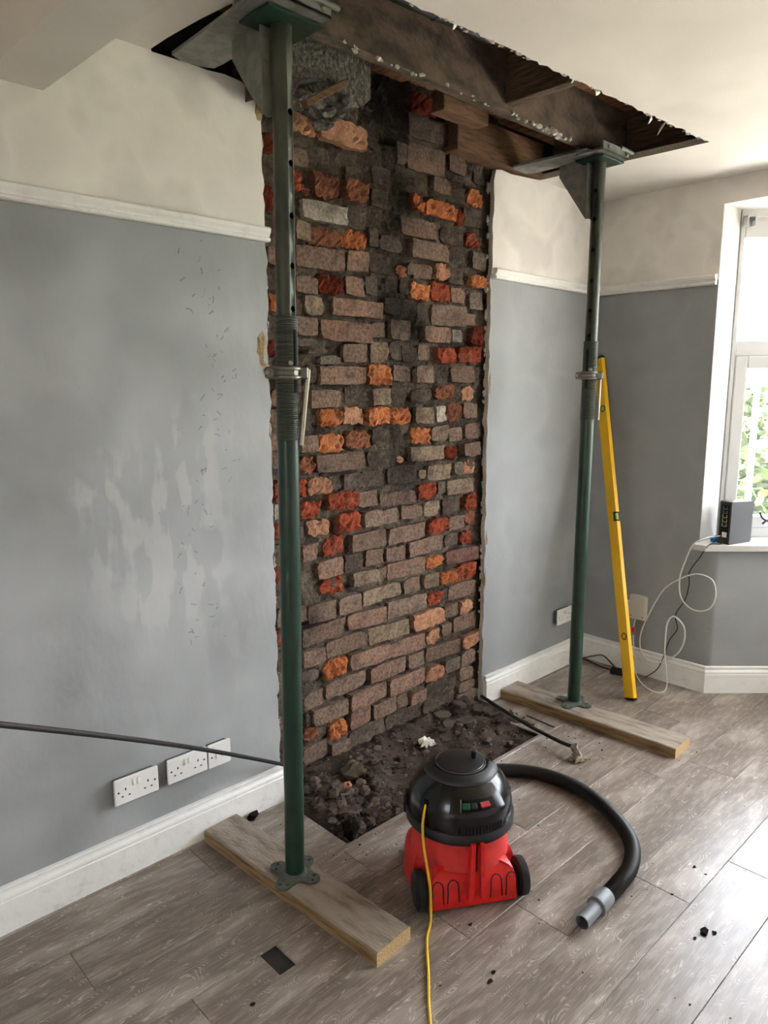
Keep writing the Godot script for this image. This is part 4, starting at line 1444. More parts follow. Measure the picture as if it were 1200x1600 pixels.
func build_vacuum():
	var o := base("vacuum_cleaner", Vector3(1.627, 0.0, 0.755), -0.557)
	tag(o, "red and black tub vacuum cleaner with a long black hose, on the plank floor", "vacuum cleaner")
	# the red base, cut away at the back for the wheels
	var bs := mb()
	var poly := [Vector2(-0.139, 0.150), Vector2(-0.132, 0.157), Vector2(0.132, 0.157), Vector2(0.139, 0.150), Vector2(0.139, 0.058), Vector2(0.168, 0.054), Vector2(0.170, -0.05), Vector2(0.150, -0.12), Vector2(0.10, -0.165), Vector2(0.0, -0.18), Vector2(-0.10, -0.165), Vector2(-0.150, -0.12), Vector2(-0.170, -0.05), Vector2(-0.168, 0.054), Vector2(-0.139, 0.058)]
	var lay := [[0.012, 0.0], [0.060, 0.002], [0.085, 0.006], [0.105, 0.014], [0.118, 0.028], [0.128, 0.052], [0.130, 0.075]]
	var rings := []
	for q in lay:
		var ring := []
		for i in poly.size():
			var a: Vector2 = poly[(i + poly.size() - 1) % poly.size()]
			var b: Vector2 = poly[i]
			var c: Vector2 = poly[(i + 1) % poly.size()]
			var n1 := Vector2((b - a).y, -(b - a).x).normalized()
			var n2 := Vector2((c - b).y, -(c - b).x).normalized()
			var nn := (n1 + n2).normalized()
			if nn.dot(b) < 0.0:
				nn = -nn
			var p: Vector2 = b - nn * q[1] * (1.0 if absf(b.x) > 0.13 and b.y < 0.060 or b.y > 0.14 or b.y < -0.1 else 0.5)
			ring.append(Vector3(p.x, q[0], p.y))
		rings.append(ring)
	for j in lay.size() - 1:
		for i in poly.size():
			var i2 := (i + 1) % poly.size()
			var m: Vector3 = (rings[j][i] + rings[j][i2]) * 0.5
			bs.set_smooth_group(2 + i)
			if i in [0, 2, 6, 7, 8, 9, 10, 11, 12]:
				bs.set_smooth_group(1)
			var t: Vector3 = rings[j][i2] - rings[j][i]
			var out := t.cross(Vector3.UP)
			if out.dot(Vector3(m.x, 0, m.z)) < 0.0:
				out = -out
			quad(bs, rings[j][i], rings[j][i2], rings[j + 1][i2], rings[j + 1][i], out + Vector3(0, out.length() * 0.4, 0))
	bs.set_smooth_group(-1)
	var top := []
	var bot := []
	for p in rings[-1]:
		top.append(Vector2(p.x, -p.z))
	for p in rings[0]:
		bot.append(Vector2(p.x, -p.z))
	prism(bs, top, -0.004, Transform3D(Basis(Vector3(1, 0, 0), Vector3(0, 0, -1), Vector3(0, 1, 0)), Vector3(0, 0.130, 0)))
	prism(bs, bot, 0.004, Transform3D(Basis(Vector3(1, 0, 0), Vector3(0, 0, -1), Vector3(0, 1, 0)), Vector3(0, 0.012, 0)))
	var bn := obj("base", bs, M.vac_red, o)
	for c in [-0.114, -0.066, 0.069, 0.118]:
		var g := mb()
		var w := 0.0165
		var pts := []
		pts.append(Vector3(c - w - 0.002, 0.030, 0.1575))
		pts.append(Vector3(c - w, 0.060, 0.1560))
		for k in 9:
			var a := PI * k / 8.0
			pts.append(Vector3(c - cos(a) * w, 0.078 + sin(a) * 0.020, 0.1530 - sin(a) * 0.006))
		pts.append(Vector3(c + w, 0.060, 0.1560))
		pts.append(Vector3(c + w + 0.002, 0.030, 0.1575))
		tube(g, pts, 0.0022, 6)
		obj("panel_groove", g, M.groove_red, bn)
	for s in [-1.0, 1.0]:
		var wh := mb()
		lathe(wh, [Vector2(0.0, -0.017), Vector2(0.030, -0.017), Vector2(0.034, -0.014), Vector2(0.048, -0.015), Vector2(0.056, -0.011), Vector2(0.0575, 0.0), Vector2(0.056, 0.011), Vector2(0.048, 0.015), Vector2(0.034, 0.014), Vector2(0.030, 0.017), Vector2(0.0, 0.017)], 36, Transform3D(Basis(Vector3(0, 0, 1), PI * 0.5), Vector3(s * 0.161, 0.0578, 0.116)))
		obj("wheel", wh, M.rubber, o)
	# drum
	var dr := mb()
	lathe(dr, [Vector2(0.153, 0.118), Vector2(0.1515, 0.135), Vector2(0.150, 0.215), Vector2(0.152, 0.225)], 64)
	obj("drum", dr, M.vac_red_dusty, o)
	# the rear bracket: two ribs with a slot between
	var br := mb(true)
	prism(br, [Vector2(-0.024, 0.045), Vector2(0.026, 0.045), Vector2(0.019, 0.216), Vector2(-0.018, 0.216)], 0.016, Transform3D(Basis(), Vector3(0, 0, 0.146)))
	prism(br, [Vector2(-0.026, 0.040), Vector2(-0.010, 0.040), Vector2(-0.006, 0.225), Vector2(-0.019, 0.225)], 0.030, Transform3D(Basis(), Vector3(0, 0, 0.148)))
	prism(br, [Vector2(0.014, 0.040), Vector2(0.028, 0.040), Vector2(0.020, 0.225), Vector2(0.009, 0.225)], 0.030, Transform3D(Basis(), Vector3(0, 0, 0.148)))
	var brn := obj("rear_bracket", br, M.vac_red, o)
	var bsl := mb(true)
	span(bsl, Vector3(-0.001, 0.125, 0.150), Vector3(0.006, 0.212, 0.1625), 0.001)
	obj("bracket_slot", bsl, M.groove_red, brn)
	# the black head
	var rim := mb()
	lathe(rim, [Vector2(0.150, 0.214), Vector2(0.166, 0.214), Vector2(0.1695, 0.219), Vector2(0.1695, 0.243), Vector2(0.167, 0.247), Vector2(0.160, 0.248)], 72)
	var rn := obj("rim", rim, M.vac_rim, o)
	for a in [1.75, -1.9]:
		var clip := mb(true)
		box(clip, Vector3(sin(a) * 0.170, 0.248, cos(a) * 0.170), Vector3(0.012, 0.062, 0.044), Basis(Vector3.UP, a - PI * 0.5), 0.004)
		obj("clip", clip, M.vac_rim, rn)
	var dm := mb()
	var prof := [Vector2(0.163, 0.246), Vector2(0.1635, 0.262), Vector2(0.162, 0.282), Vector2(0.158, 0.302), Vector2(0.151, 0.322), Vector2(0.141, 0.341), Vector2(0.128, 0.358), Vector2(0.113, 0.372), Vector2(0.104, 0.379), Vector2(0.098, 0.382), Vector2(0.096, 0.387), Vector2(0.085, 0.3925), Vector2(0.078, 0.394), Vector2(0.077, 0.390), Vector2(0.0, 0.390)]
	lathe(dm, prof, 72)
	var dn := obj("dome", dm, M.vac_black, o)
	var ld := mb()
	lathe(ld, [Vector2(0.0738, 0.389), Vector2(0.0735, 0.3965), Vector2(0.072, 0.3985), Vector2(0.060, 0.4005), Vector2(0.0, 0.402)], 64)
	obj("lid", ld, M.vac_lid, dn)
	var lr := mb()
	lathe(lr, [Vector2(0.0785, 0.3935), Vector2(0.0785, 0.3955), Vector2(0.0768, 0.3957), Vector2(0.0768, 0.390)], 64)
	obj("lid_ring", lr, M.cuff_grey, dn)
	var hd := mb()
	lathe(hd, [Vector2(0.086, 0.390), Vector2(0.0885, 0.396), Vector2(0.100, 0.3925), Vector2(0.113, 0.383), Vector2(0.1155, 0.376), Vector2(0.110, 0.370)], 40, Transform3D(), -1.75, 1.35)
	var hn := obj("carry_handle", hd, M.vac_handle, o)
	for a in [-1.75, 1.35]:
		var e := mb(true)
		box(e, Vector3(sin(a) * 0.101, 0.384, cos(a) * 0.101), Vector3(0.006, 0.014, 0.030), Basis(Vector3.UP, a + PI * 0.5), 0.002)
		obj("handle_end", e, M.vac_handle, hn)
	var kn := mb()
	lathe(kn, [Vector2(0.0095, 0.400), Vector2(0.0095, 0.423), Vector2(0.0075, 0.4255), Vector2(0.0, 0.426)], 16, Transform3D(Basis(), Vector3(0.045, 0, -0.002)))
	obj("lid_knob", kn, M.vac_rim, o)
	# the control pod on the back of the head
	var pod := mb()
	lathe(pod, [Vector2(0.165, 0.248), Vector2(0.1705, 0.250), Vector2(0.1715, 0.300), Vector2(0.1690, 0.312), Vector2(0.1640, 0.319), Vector2(0.1450, 0.348), Vector2(0.1240, 0.3655), Vector2(0.110, 0.372)], 30, Transform3D(), -0.50, 0.62)
	for a in [-0.50, 0.62]:
		pod.set_smooth_group(-1)
		var P := []
		for q in [Vector2(0.165, 0.248), Vector2(0.1705, 0.250), Vector2(0.1715, 0.300), Vector2(0.1690, 0.312), Vector2(0.1640, 0.319), Vector2(0.1450, 0.348), Vector2(0.1240, 0.3655), Vector2(0.110, 0.372), Vector2(0.11, 0.25)]:
			P.append(Vector3(sin(a) * q.x, q.y, cos(a) * q.x))
		for k in range(0, 8):
			tri(pod, P[8], P[k], P[(k + 1)], Vector3(cos(a), 0, -sin(a)) * (1.0 if a > 0 else -1.0))
	var pn := obj("control_pod", pod, M.vac_black, o)
	var pf := mb()
	lathe(pf, [Vector2(0.1655, 0.3225), Vector2(0.1475, 0.3505), Vector2(0.1460, 0.3490)], 24, Transform3D(), -0.30, 0.38)
	obj("switch_panel", pf, M.hole_dark, pn)
	for s in [[-0.20, 0.075, M.switch_green], [-0.05, 0.06, M.vac_handle], [0.17, 0.10, M.switch_red]]:
		var sw := mb(true)
		var a: float = s[0]
		box(sw, Vector3(sin(a) * 0.1575, 0.3365, cos(a) * 0.1575), Vector3(0.30 * s[1], 0.017, 0.008), Basis(Vector3.UP, a) * Basis(Vector3(1, 0, 0), -0.98), 0.0015)
		obj("switch", sw, s[2], pn)
	var fr := mb()
	var arc := []
	for k in 5:
		arc.append(Vector3(sin(-0.30) * lerpf(0.1665, 0.1475, k / 4.0), lerpf(0.322, 0.352, k / 4.0), cos(-0.30) * lerpf(0.1665, 0.1475, k / 4.0)))
	tube(fr, arc, 0.0016, 6)
	obj("panel_edge", fr, M.cuff_grey, pn)
	# air slots low on the head
	var vb := mb()
	lathe(vb, [Vector2(0.1712, 0.253), Vector2(0.1722, 0.2545), Vector2(0.1722, 0.2765), Vector2(0.1712, 0.278)], 24, Transform3D(), -0.36, 0.50)
	var vn := obj("air_grille", vb, M.hole_dark, o)
	for k in 15:
		var a := lerpf(-0.35, 0.49, k / 14.0)
		var f := mb(true)
		box(f, Vector3(sin(a) * 0.1722, 0.2655, cos(a) * 0.1722), Vector3(0.0030, 0.024, 0.004), Basis(Vector3.UP, a), 0.0008)
		obj("grille_bar", f, M.vac_rim, vn)
	# cord hole, cord and hose
	var ch := mb(true)
	var ca := deg_to_rad(-59.0)
	box(ch, Vector3(sin(ca) * 0.1545, 0.300, cos(ca) * 0.1545), Vector3(0.022, 0.050, 0.012), Basis(Vector3.UP, ca) * Basis(Vector3(1, 0, 0), -0.25), 0.004)
	obj("cord_hole", ch, M.hole_dark, o)
	var cd := mb()
	tube(cd, curve([Vector3(-0.127, 0.312, 0.076), Vector3(-0.1345, 0.308, 0.083), Vector3(-0.143, 0.285, 0.094), Vector3(-0.1490, 0.25, 0.105), Vector3(-0.1500, 0.205, 0.125), Vector3(-0.1440, 0.118, 0.166), Vector3(-0.1430, 0.075, 0.177), Vector3(-0.1430, 0.03, 0.182), Vector3(-0.150, 0.0045, 0.200), Vector3(-0.176, 0.0045, 0.258), Vector3(-0.202, 0.0045, 0.369), Vector3(-0.228, 0.0045, 0.470), Vector3(-0.250, 0.0045, 0.580), Vector3(-0.29, 0.0045, 0.78), Vector3(-0.25, 0.0045, 1.0)], 6), 0.0042, 8)
	obj("power_cord", cd, M.cord_yellow, o)
	var inv := o.transform.affine_inverse()
	var hp := []
	for p in [Vector3(1.700, 0.185, 0.640), Vector3(1.745, 0.175, 0.560), Vector3(1.83, 0.105, 0.475), Vector3(1.96, 0.042, 0.432), Vector3(2.09, 0.028, 0.438), Vector3(2.205, 0.0265, 0.482), Vector3(2.290, 0.0265, 0.590), Vector3(2.318, 0.0265, 0.720), Vector3(2.290, 0.0265, 0.860), Vector3(2.225, 0.0265, 0.985), Vector3(2.135, 0.0265, 1.085), Vector3(2.02, 0.0265, 1.138), Vector3(1.905, 0.0265, 1.152), Vector3(1.835, 0.0265, 1.153)]:
		hp.append(inv * p)
	var line := curve(hp, 40)
	var rad := []
	for k in line.size():
		rad.append(0.0260 if k % 2 == 0 else 0.0226)
	var hs := mb()
	tube(hs, line, rad, 18)
	var hn2 := obj("hose", hs, M.hose_black, o)
	var cu := mb()
	var c0: Vector3 = inv * Vector3(1.842, 0.029, 1.153)
	var c1: Vector3 = inv * Vector3(1.690, 0.030, 1.163)
	var cdir := (c1 - c0).normalized()
	lathe(cu, [Vector2(0.024, 0.0), Vector2(0.029, 0.0), Vector2(0.030, 0.003), Vector2(0.030, 0.062), Vector2(0.028, 0.064), Vector2(0.0215, 0.066), Vector2(0.0205, 0.150), Vector2(0.018, 0.150), Vector2(0.0175, 0.03), Vector2(0.0, 0.03)], 30, Transform3D(Basis(cdir.cross(Vector3.UP).normalized(), cdir, cdir.cross(Vector3.UP).normalized().cross(cdir)), c0))
	obj("hose_cuff", cu, M.cuff_grey, hn2)


func build_rubble():
	# loose soot and mortar lying in the open hearth
	var st := mb(false)
	var nx := 110
	var nz := 48
	var g := []
	for j in nz + 1:
		var row := []
		for i in nx + 1:
			var x := 1.478 + 1.36 * i / nx
			var z := -0.040 + 0.425 * j / nz
			row.append(Vector3(x, heap(x, z), z))
		g.append(row)
	for j in nz:
		for i in nx:
			for q in [[g[j][i], g[j][i + 1], g[j + 1][i + 1]], [g[j][i], g[j + 1][i + 1], g[j + 1][i]]]:
				for p in q:
					var t := fn.get_noise_2d(p.x * 11.0, p.z * 11.0 + 9.0)
					st.set_color(lin(96, 84, 75).lerp(lin(66, 57, 52), clampf(0.5 + t + (0.3 if p.x < 1.78 else 0.0), 0.0, 1.0)))
					st.add_vertex(p)
	var bed := obj("soot_bed", st, M.rubble)
	bed.set_meta("kind", "stuff")
	tag(bed, "dark soot and mortar dust filling the open hearth at the foot of the bricks", "rubble")
	var grit := mb(true)
	for k in 900:
		var x := rng.randf_range(1.49, 2.74)
		var z := rng.randf_range(-0.02, 0.37)
		if x > 2.60 and z > 0.30:
			continue
		var s := rng.randf_range(0.0025, 0.008)
		cc = lin(128, 114, 102).lerp(lin(66, 58, 53), rng.randf())
		rock(grit, Vector3(x, heap(x, z) + s * 0.3, z), Vector3(s * 1.2, s * 0.8, s), k + 500, 0.5, 3, 5)
	cc = Color.WHITE
	var gr := obj("grit", grit, M.rubble)
	gr.set_meta("kind", "stuff")
	tag(gr, "small dark crumbs of mortar scattered over the soot in the hearth", "grit")
	# lumps big enough to pick up
	for k in 150:
		var x := 1.50 + absf(rng.randfn(0.0, 0.16))
		var z := rng.randf_range(0.05, 0.355)
		if k > 112:
			x = rng.randf_range(1.75, 2.55)
			z = rng.randf_range(0.0, 0.33)
		var s := rng.randf_range(0.009, 0.023) * (1.0 if k < 113 else 0.75)
		cc = lin(118, 103, 94).lerp(lin(70, 61, 56), rng.randf())
		var m := mb(true)
		rock(m, Vector3.ZERO, Vector3(s * rng.randf_range(0.9, 1.5), s * rng.randf_range(0.6, 0.9), s), k * 3 + 1, 0.45, 5, 7)
		var o := obj("rubble_lump", m, M.rubble)
		o.position = Vector3(x, heap(x, z) + s * 0.35, z)
		if k < 113:
			tag(o, "rounded dark lump of sooty mortar in the heap beside the near prop", "rubble", "lumps of mortar heaped by the near prop")
		else:
			tag(o, "dark mortar lump on the soot along the bricks, behind the vacuum", "rubble", "lumps of mortar behind the vacuum")
	for k in 16:
		var x := rng.randf_range(2.28, 2.62)
		var z := rng.randf_range(0.02, 0.24)
		cc = lin(112, 102, 94).lerp(lin(78, 70, 65), rng.randf())
		var m := mb(true)
		var r := rng.randf_range(0.025, 0.055)
		var p := []
		for q in 7:
			var a := TAU * q / 7.0
			p.append(Vector2(cos(a), sin(a) * 0.7) * r * rng.randf_range(0.7, 1.05))
		prism(m, p, 0.010, Transform3D(Basis.from_euler(Vector3(-PI * 0.5 + rng.randf_range(-0.35, 0.35), rng.randf() * TAU, 0)), Vector3.ZERO))
		var o := obj("slate_piece", m, M.rubble)
		o.position = Vector3(x, heap(x, z) + 0.012, z)
		tag(o, "flat dark broken slate piece on the rubble by the right end of the bricks", "slate", "broken slates in the hearth")
	cc = Color.WHITE
	# odd pieces
	var tl := [[Vector3(1.69, 0.0, 0.145), Vector3(0.022, 0.020, 0.016), lin(176, 116, 84), "small broken piece of orange brick lying in the dark hearth rubble"], [Vector3(1.76, 0.0, 0.10), Vector3(0.048, 0.030, 0.034), lin(86, 76, 60), "large brown clod in the hearth rubble against the bricks"], [Vector3(1.53, 0.0, 0.335), Vector3(0.040, 0.030, 0.030), lin(40, 36, 33), "black clod at the front left corner of the open hearth"]]
	for q in tl:
		var m := mb(true)
		cc = q[2]
		rock(m, Vector3.ZERO, q[1], int(q[0].x * 100.0), 0.45, 6, 9)
		var o := obj("brick_piece" if q[2].r > 0.3 else "clod", m, M.rubble)
		o.position = Vector3(q[0].x, heap(q[0].x, q[0].z) + 0.016, q[0].z)
		tag(o, q[3], "rubble")
	cc = Color.WHITE


func heap(x: float, z: float) -> float:
	var h := -0.030
	h += 0.085 * exp(-maxf(z, 0.0) / 0.10)
	h += 0.055 * exp(-pow((x - 1.58) / 0.13, 2.0) - pow((z - 0.19) / 0.11, 2.0))
	h += 0.050 * exp(-pow((x - 1.86) / 0.09, 2.0) - pow((z - 0.10) / 0.07, 2.0))
	h += 0.040 * exp(-pow((x - 2.42) / 0.20, 2.0) - pow((z - 0.16) / 0.12, 2.0))
	h += 0.018 * fn.get_noise_2d(x * 7.0, z * 7.0) + 0.012 * fn.get_noise_2d(x * 24.0, z * 24.0)
	if x > 2.58:
		# a thin spill over the boards towards the far plank
		var spill := 0.014 * (1.0 - z / 0.40) + 0.006 * fn.get_noise_2d(x * 16.0, z * 16.0) - 0.030 * maxf(0.0, (x - 2.66) / 0.16)
		h = lerpf(h, spill, clampf((x - 2.58) / 0.08, 0.0, 1.0))
	if x < 2.62:
		h = minf(h, lerpf(0.002, 0.2, clampf((0.385 - z) / 0.14, 0.0, 1.0)))
		h = lerpf(h, minf(h, 0.002), clampf((1.50 - x) / 0.02, 0.0, 1.0))
	return h


func build_level():
	var f := Vector3(3.252, 0.002, 0.500)
	var t := Vector3(3.574, 1.70, 0.045)
	var o := base("spirit_level", f)
	tag(o, "long yellow spirit level leaning in the corner behind the far prop", "spirit level")
	var y := (t - f).normalized()
	var z := Vector3(-0.288, 0, 0.958)
	z = (z - y * z.dot(y)).normalized()
	o.basis = Basis(y.cross(z), y, z)       # x towards the wall, z the width
	var l := (t - f).length()
	var w := 0.060
	var bd := mb(true)
	# web with two flanges, and a window cut for the middle vial
	span(bd, Vector3(-0.012, 0.012, -0.030), Vector3(0.012, 0.900, 0.030), 0.0015)
	span(bd, Vector3(-0.012, 0.948, -0.030), Vector3(0.012, l - 0.012, 0.030), 0.0015)
	span(bd, Vector3(-0.012, 0.899, -0.030), Vector3(0.012, 0.949, 0.012), 0.0015)
	obj("body", bd, M.level_yellow, o)
	for q in [[0.0, 0.013], [l - 0.013, l]]:
		var e := mb(true)
		span(e, Vector3(-0.0125, q[0], -0.0305), Vector3(0.0125, q[1], 0.0305), 0.002)
		obj("end_cap", e, M.level_black, o)
	var vm := mb(true)
	span(vm, Vector3(-0.011, 0.900, 0.012), Vector3(0.011, 0.908, 0.0300), 0.001)
	span(vm, Vector3(-0.011, 0.940, 0.012), Vector3(0.011, 0.948, 0.0300), 0.001)
	span(vm, Vector3(-0.0128, 0.899, 0.009), Vector3(0.0128, 0.949, 0.0135), 0.001)
	obj("vial_mount", vm, M.level_black, o)
	var vi := mb()
	tube(vi, [Vector3(0, 0.907, 0.021), Vector3(0, 0.941, 0.021)], 0.0075, 14)
	obj("vial", vi, M.vial_green, o)
	for yy in [0.315, 1.50]:
		var r := mb()
		lathe(r, [Vector2(0.013, -0.0005), Vector2(0.0135, 0.0015), Vector2(0.0175, 0.0015), Vector2(0.018, -0.0005)], 28, Transform3D(Basis(Vector3(0, 0, 1), PI * 0.5), Vector3(-0.0122, yy, 0.006)))
		var rn := obj("vial_ring", r, M.level_black, o)
		var v := mb()
		lathe(v, [Vector2(0.0, 0.0008), Vector2(0.013, 0.0008), Vector2(0.0132, -0.0005)], 24, Transform3D(Basis(Vector3(0, 0, 1), PI * 0.5), Vector3(-0.0122, yy, 0.006)))
		obj("end_vial", v, M.vial_green if yy > 1.0 else M.level_yellow, rn)


func socket(at: Vector3, width: float, gangs: int, label: String, b := Basis()):
	# face plate on a surface box; z out of the wall
	var o := base("wall_socket", at)
	o.basis = b
	tag(o, label, "socket")
	var bx := mb(true)
	span(bx, Vector3(-width * 0.5 + 0.007, -0.036, 0.0), Vector3(width * 0.5 - 0.007, 0.036, 0.022), 0.002)
	obj("back_box", bx, M.back_box, o)
	var pl := mb(true)
	span(pl, Vector3(-width * 0.5, -0.043, 0.021), Vector3(width * 0.5, 0.043, 0.030), 0.0025)
	obj("face_plate", pl, M.socket_white, o)
	var ho := mb(true)
	var zz := 0.0300
	if gangs == 2:
		for s in [-1.0, 1.0]:
			box(ho, Vector3(0.0370 * s, 0.0055, zz), Vector3(0.0040, 0.0082, 0.0006))
			box(ho, Vector3(0.0370 * s - 0.0112, -0.0165, zz), Vector3(0.0065, 0.0040, 0.0006))
			box(ho, Vector3(0.0370 * s + 0.0112, -0.0165, zz), Vector3(0.0065, 0.0040, 0.0006))
			lathe(ho, [Vector2(0.0, 0.0004), Vector2(0.0032, 0.0004), Vector2(0.0032, -0.001)], 10, Transform3D(Basis(Vector3(1, 0, 0), PI * 0.5), Vector3(0.0605 * s, 0.0, zz)))
	else:
		lathe(ho, [Vector2(0.0, 0.0004), Vector2(0.0032, 0.0004), Vector2(0.0032, -0.001)], 10, Transform3D(Basis(Vector3(1, 0, 0), PI * 0.5), Vector3(-0.031, -0.004, zz)))
	obj("pin_hole", ho, M.hole_dark, o)
	for x in ([-0.008, 0.008] if gangs == 2 else [-0.010, 0.012]):
		var sw := mb(true)
		box(sw, Vector3(x, 0.020 if gangs == 2 else 0.0, 0.0315), Vector3(0.011, 0.021, 0.005), Basis(Vector3(1, 0, 0), -0.12), 0.0012)
		obj("switch", sw, M.socket_white, o)


func build_sockets():
	socket(Vector3(0.9045, 0.2975, 0.0), 0.146, 2, "white double wall socket furthest left, standing proud of the grey wall")
	socket(Vector3(1.0835, 0.2985, 0.0), 0.146, 2, "white double wall socket in the middle of the row left of the bricks")
	socket(Vector3(1.2045, 0.2965, 0.0), 0.088, 1, "narrow white single wall plate next to the brick edge, under the slanting rod")
	socket(Vector3(3.376, 0.304, 0.0), 0.146, 2, "white double wall socket half hidden behind the far prop")
	var rb := Basis(Vector3(0, 0, 1), Vector3(0, 1, 0), Vector3(-1, 0, 0))
	var o := base("cable_box", Vector3(3.62, 0.37, 0.335))
	o.basis = rb
	tag(o, "cream plastic cable box on the grey wall beside the yellow level", "cable box")
	var s := mb(true)
	span(s, Vector3(-0.046, -0.066, 0.0), Vector3(0.048, 0.068, 0.030), 0.004)
	obj("cover", s, M.box_cream, o)
	var sc := mb(true)
	for x in [-0.033, 0.036]:
		lathe(sc, [Vector2(0.0, 0.0012), Vector2(0.003, 0.0010), Vector2(0.0035, -0.001)], 10, Transform3D(Basis(Vector3(1, 0, 0), PI * 0.5), Vector3(x, -0.048, 0.030)))
	obj("screw", sc, M.hole_dark, o)
	var p := base("blank_plate", Vector3(3.62, 0.352, 0.256))
	p.basis = rb
	tag(p, "white wall plate mostly hidden by the yellow level, left of the cream cable box", "wall plate")
	var ps := mb(true)
	span(ps, Vector3(-0.030, -0.043, 0.0), Vector3(0.030, 0.043, 0.012), 0.003)
	obj("face_plate", ps, M.socket_white, p)


func build_rods():
	var o := base("metal_rod", Vector3(1.462, 0.161, 0.03))
	tag(o, "long thin dark rod slanting across the left wall, past the sockets to the bricks", "rod")
	var a := Vector3(0.383, 0.886, 0.605)
	var b := Vector3(1.475, 0.150, 0.028)
	var d := (a - b).normalized()
	var pts := []
	for k in 13:
		var t := k / 12.0
		var p := b.lerp(a + d * 0.75, t)
		p.y += 0.014 * sin(PI * clampf(t * 1.45, 0.0, 1.0))
		pts.append(p)
	var s := mb()
	tube(s, pts, 0.0068, 10)
	obj("bar", s, M.rod_dark, o).position = -o.position
	var r := base("capped_pipe", Vector3(2.60, 0.006, 0.32))
	tag(r, "rusty thin pipe lying from the bricks across the boards, its end bound in rag", "pipe")
	var s2 := mb()
	tube(s2, curve([Vector3(2.664, 0.052, 0.02), Vector3(2.640, 0.042, 0.15), Vector3(2.600, 0.035, 0.34), Vector3(2.565, 0.038, 0.52), Vector3(2.550, 0.047, 0.600)], 4), 0.0085, 10)
	obj("tube", s2, M.rod_dark, r).position = -r.position
	var rg := mb(true)
	rock(rg, Vector3(2.548, 0.046, 0.610), Vector3(0.014, 0.022, 0.018), 5, 0.5, 6, 9)
	rock(rg, Vector3(2.540, 0.030, 0.628), Vector3(0.017, 0.024, 0.020), 9, 0.6, 6, 9)
	rock(rg, Vector3(2.532, 0.014, 0.640), Vector3(0.026, 0.013, 0.026), 14, 0.6, 6, 9)
	rock(rg, Vector3(2.520, 0.012, 0.615), Vector3(0.018, 0.010, 0.014), 23, 0.6, 5, 8)
	rock(rg, Vector3(2.552, 0.014, 0.655), Vector3(0.012, 0.012, 0.012), 31, 0.6, 5, 8)
	obj("rag", rg, M.cloth, r).position = -r.position
	var t := base("iron_strip", Vector3(2.712, 0.012, 0.33))
	tag(t, "short thin dark strip of metal on the boards, beside the rag-ended pipe", "strip")
	var s3 := mb(true)
	box(s3, Vector3(0, 0, 0), Vector3(0.010, 0.005, 0.15), Basis(Vector3.UP, 0.02) * Basis(Vector3(1, 0, 0), 0.05), 0.001)
	obj("strip", s3, M.rod_dark, t)


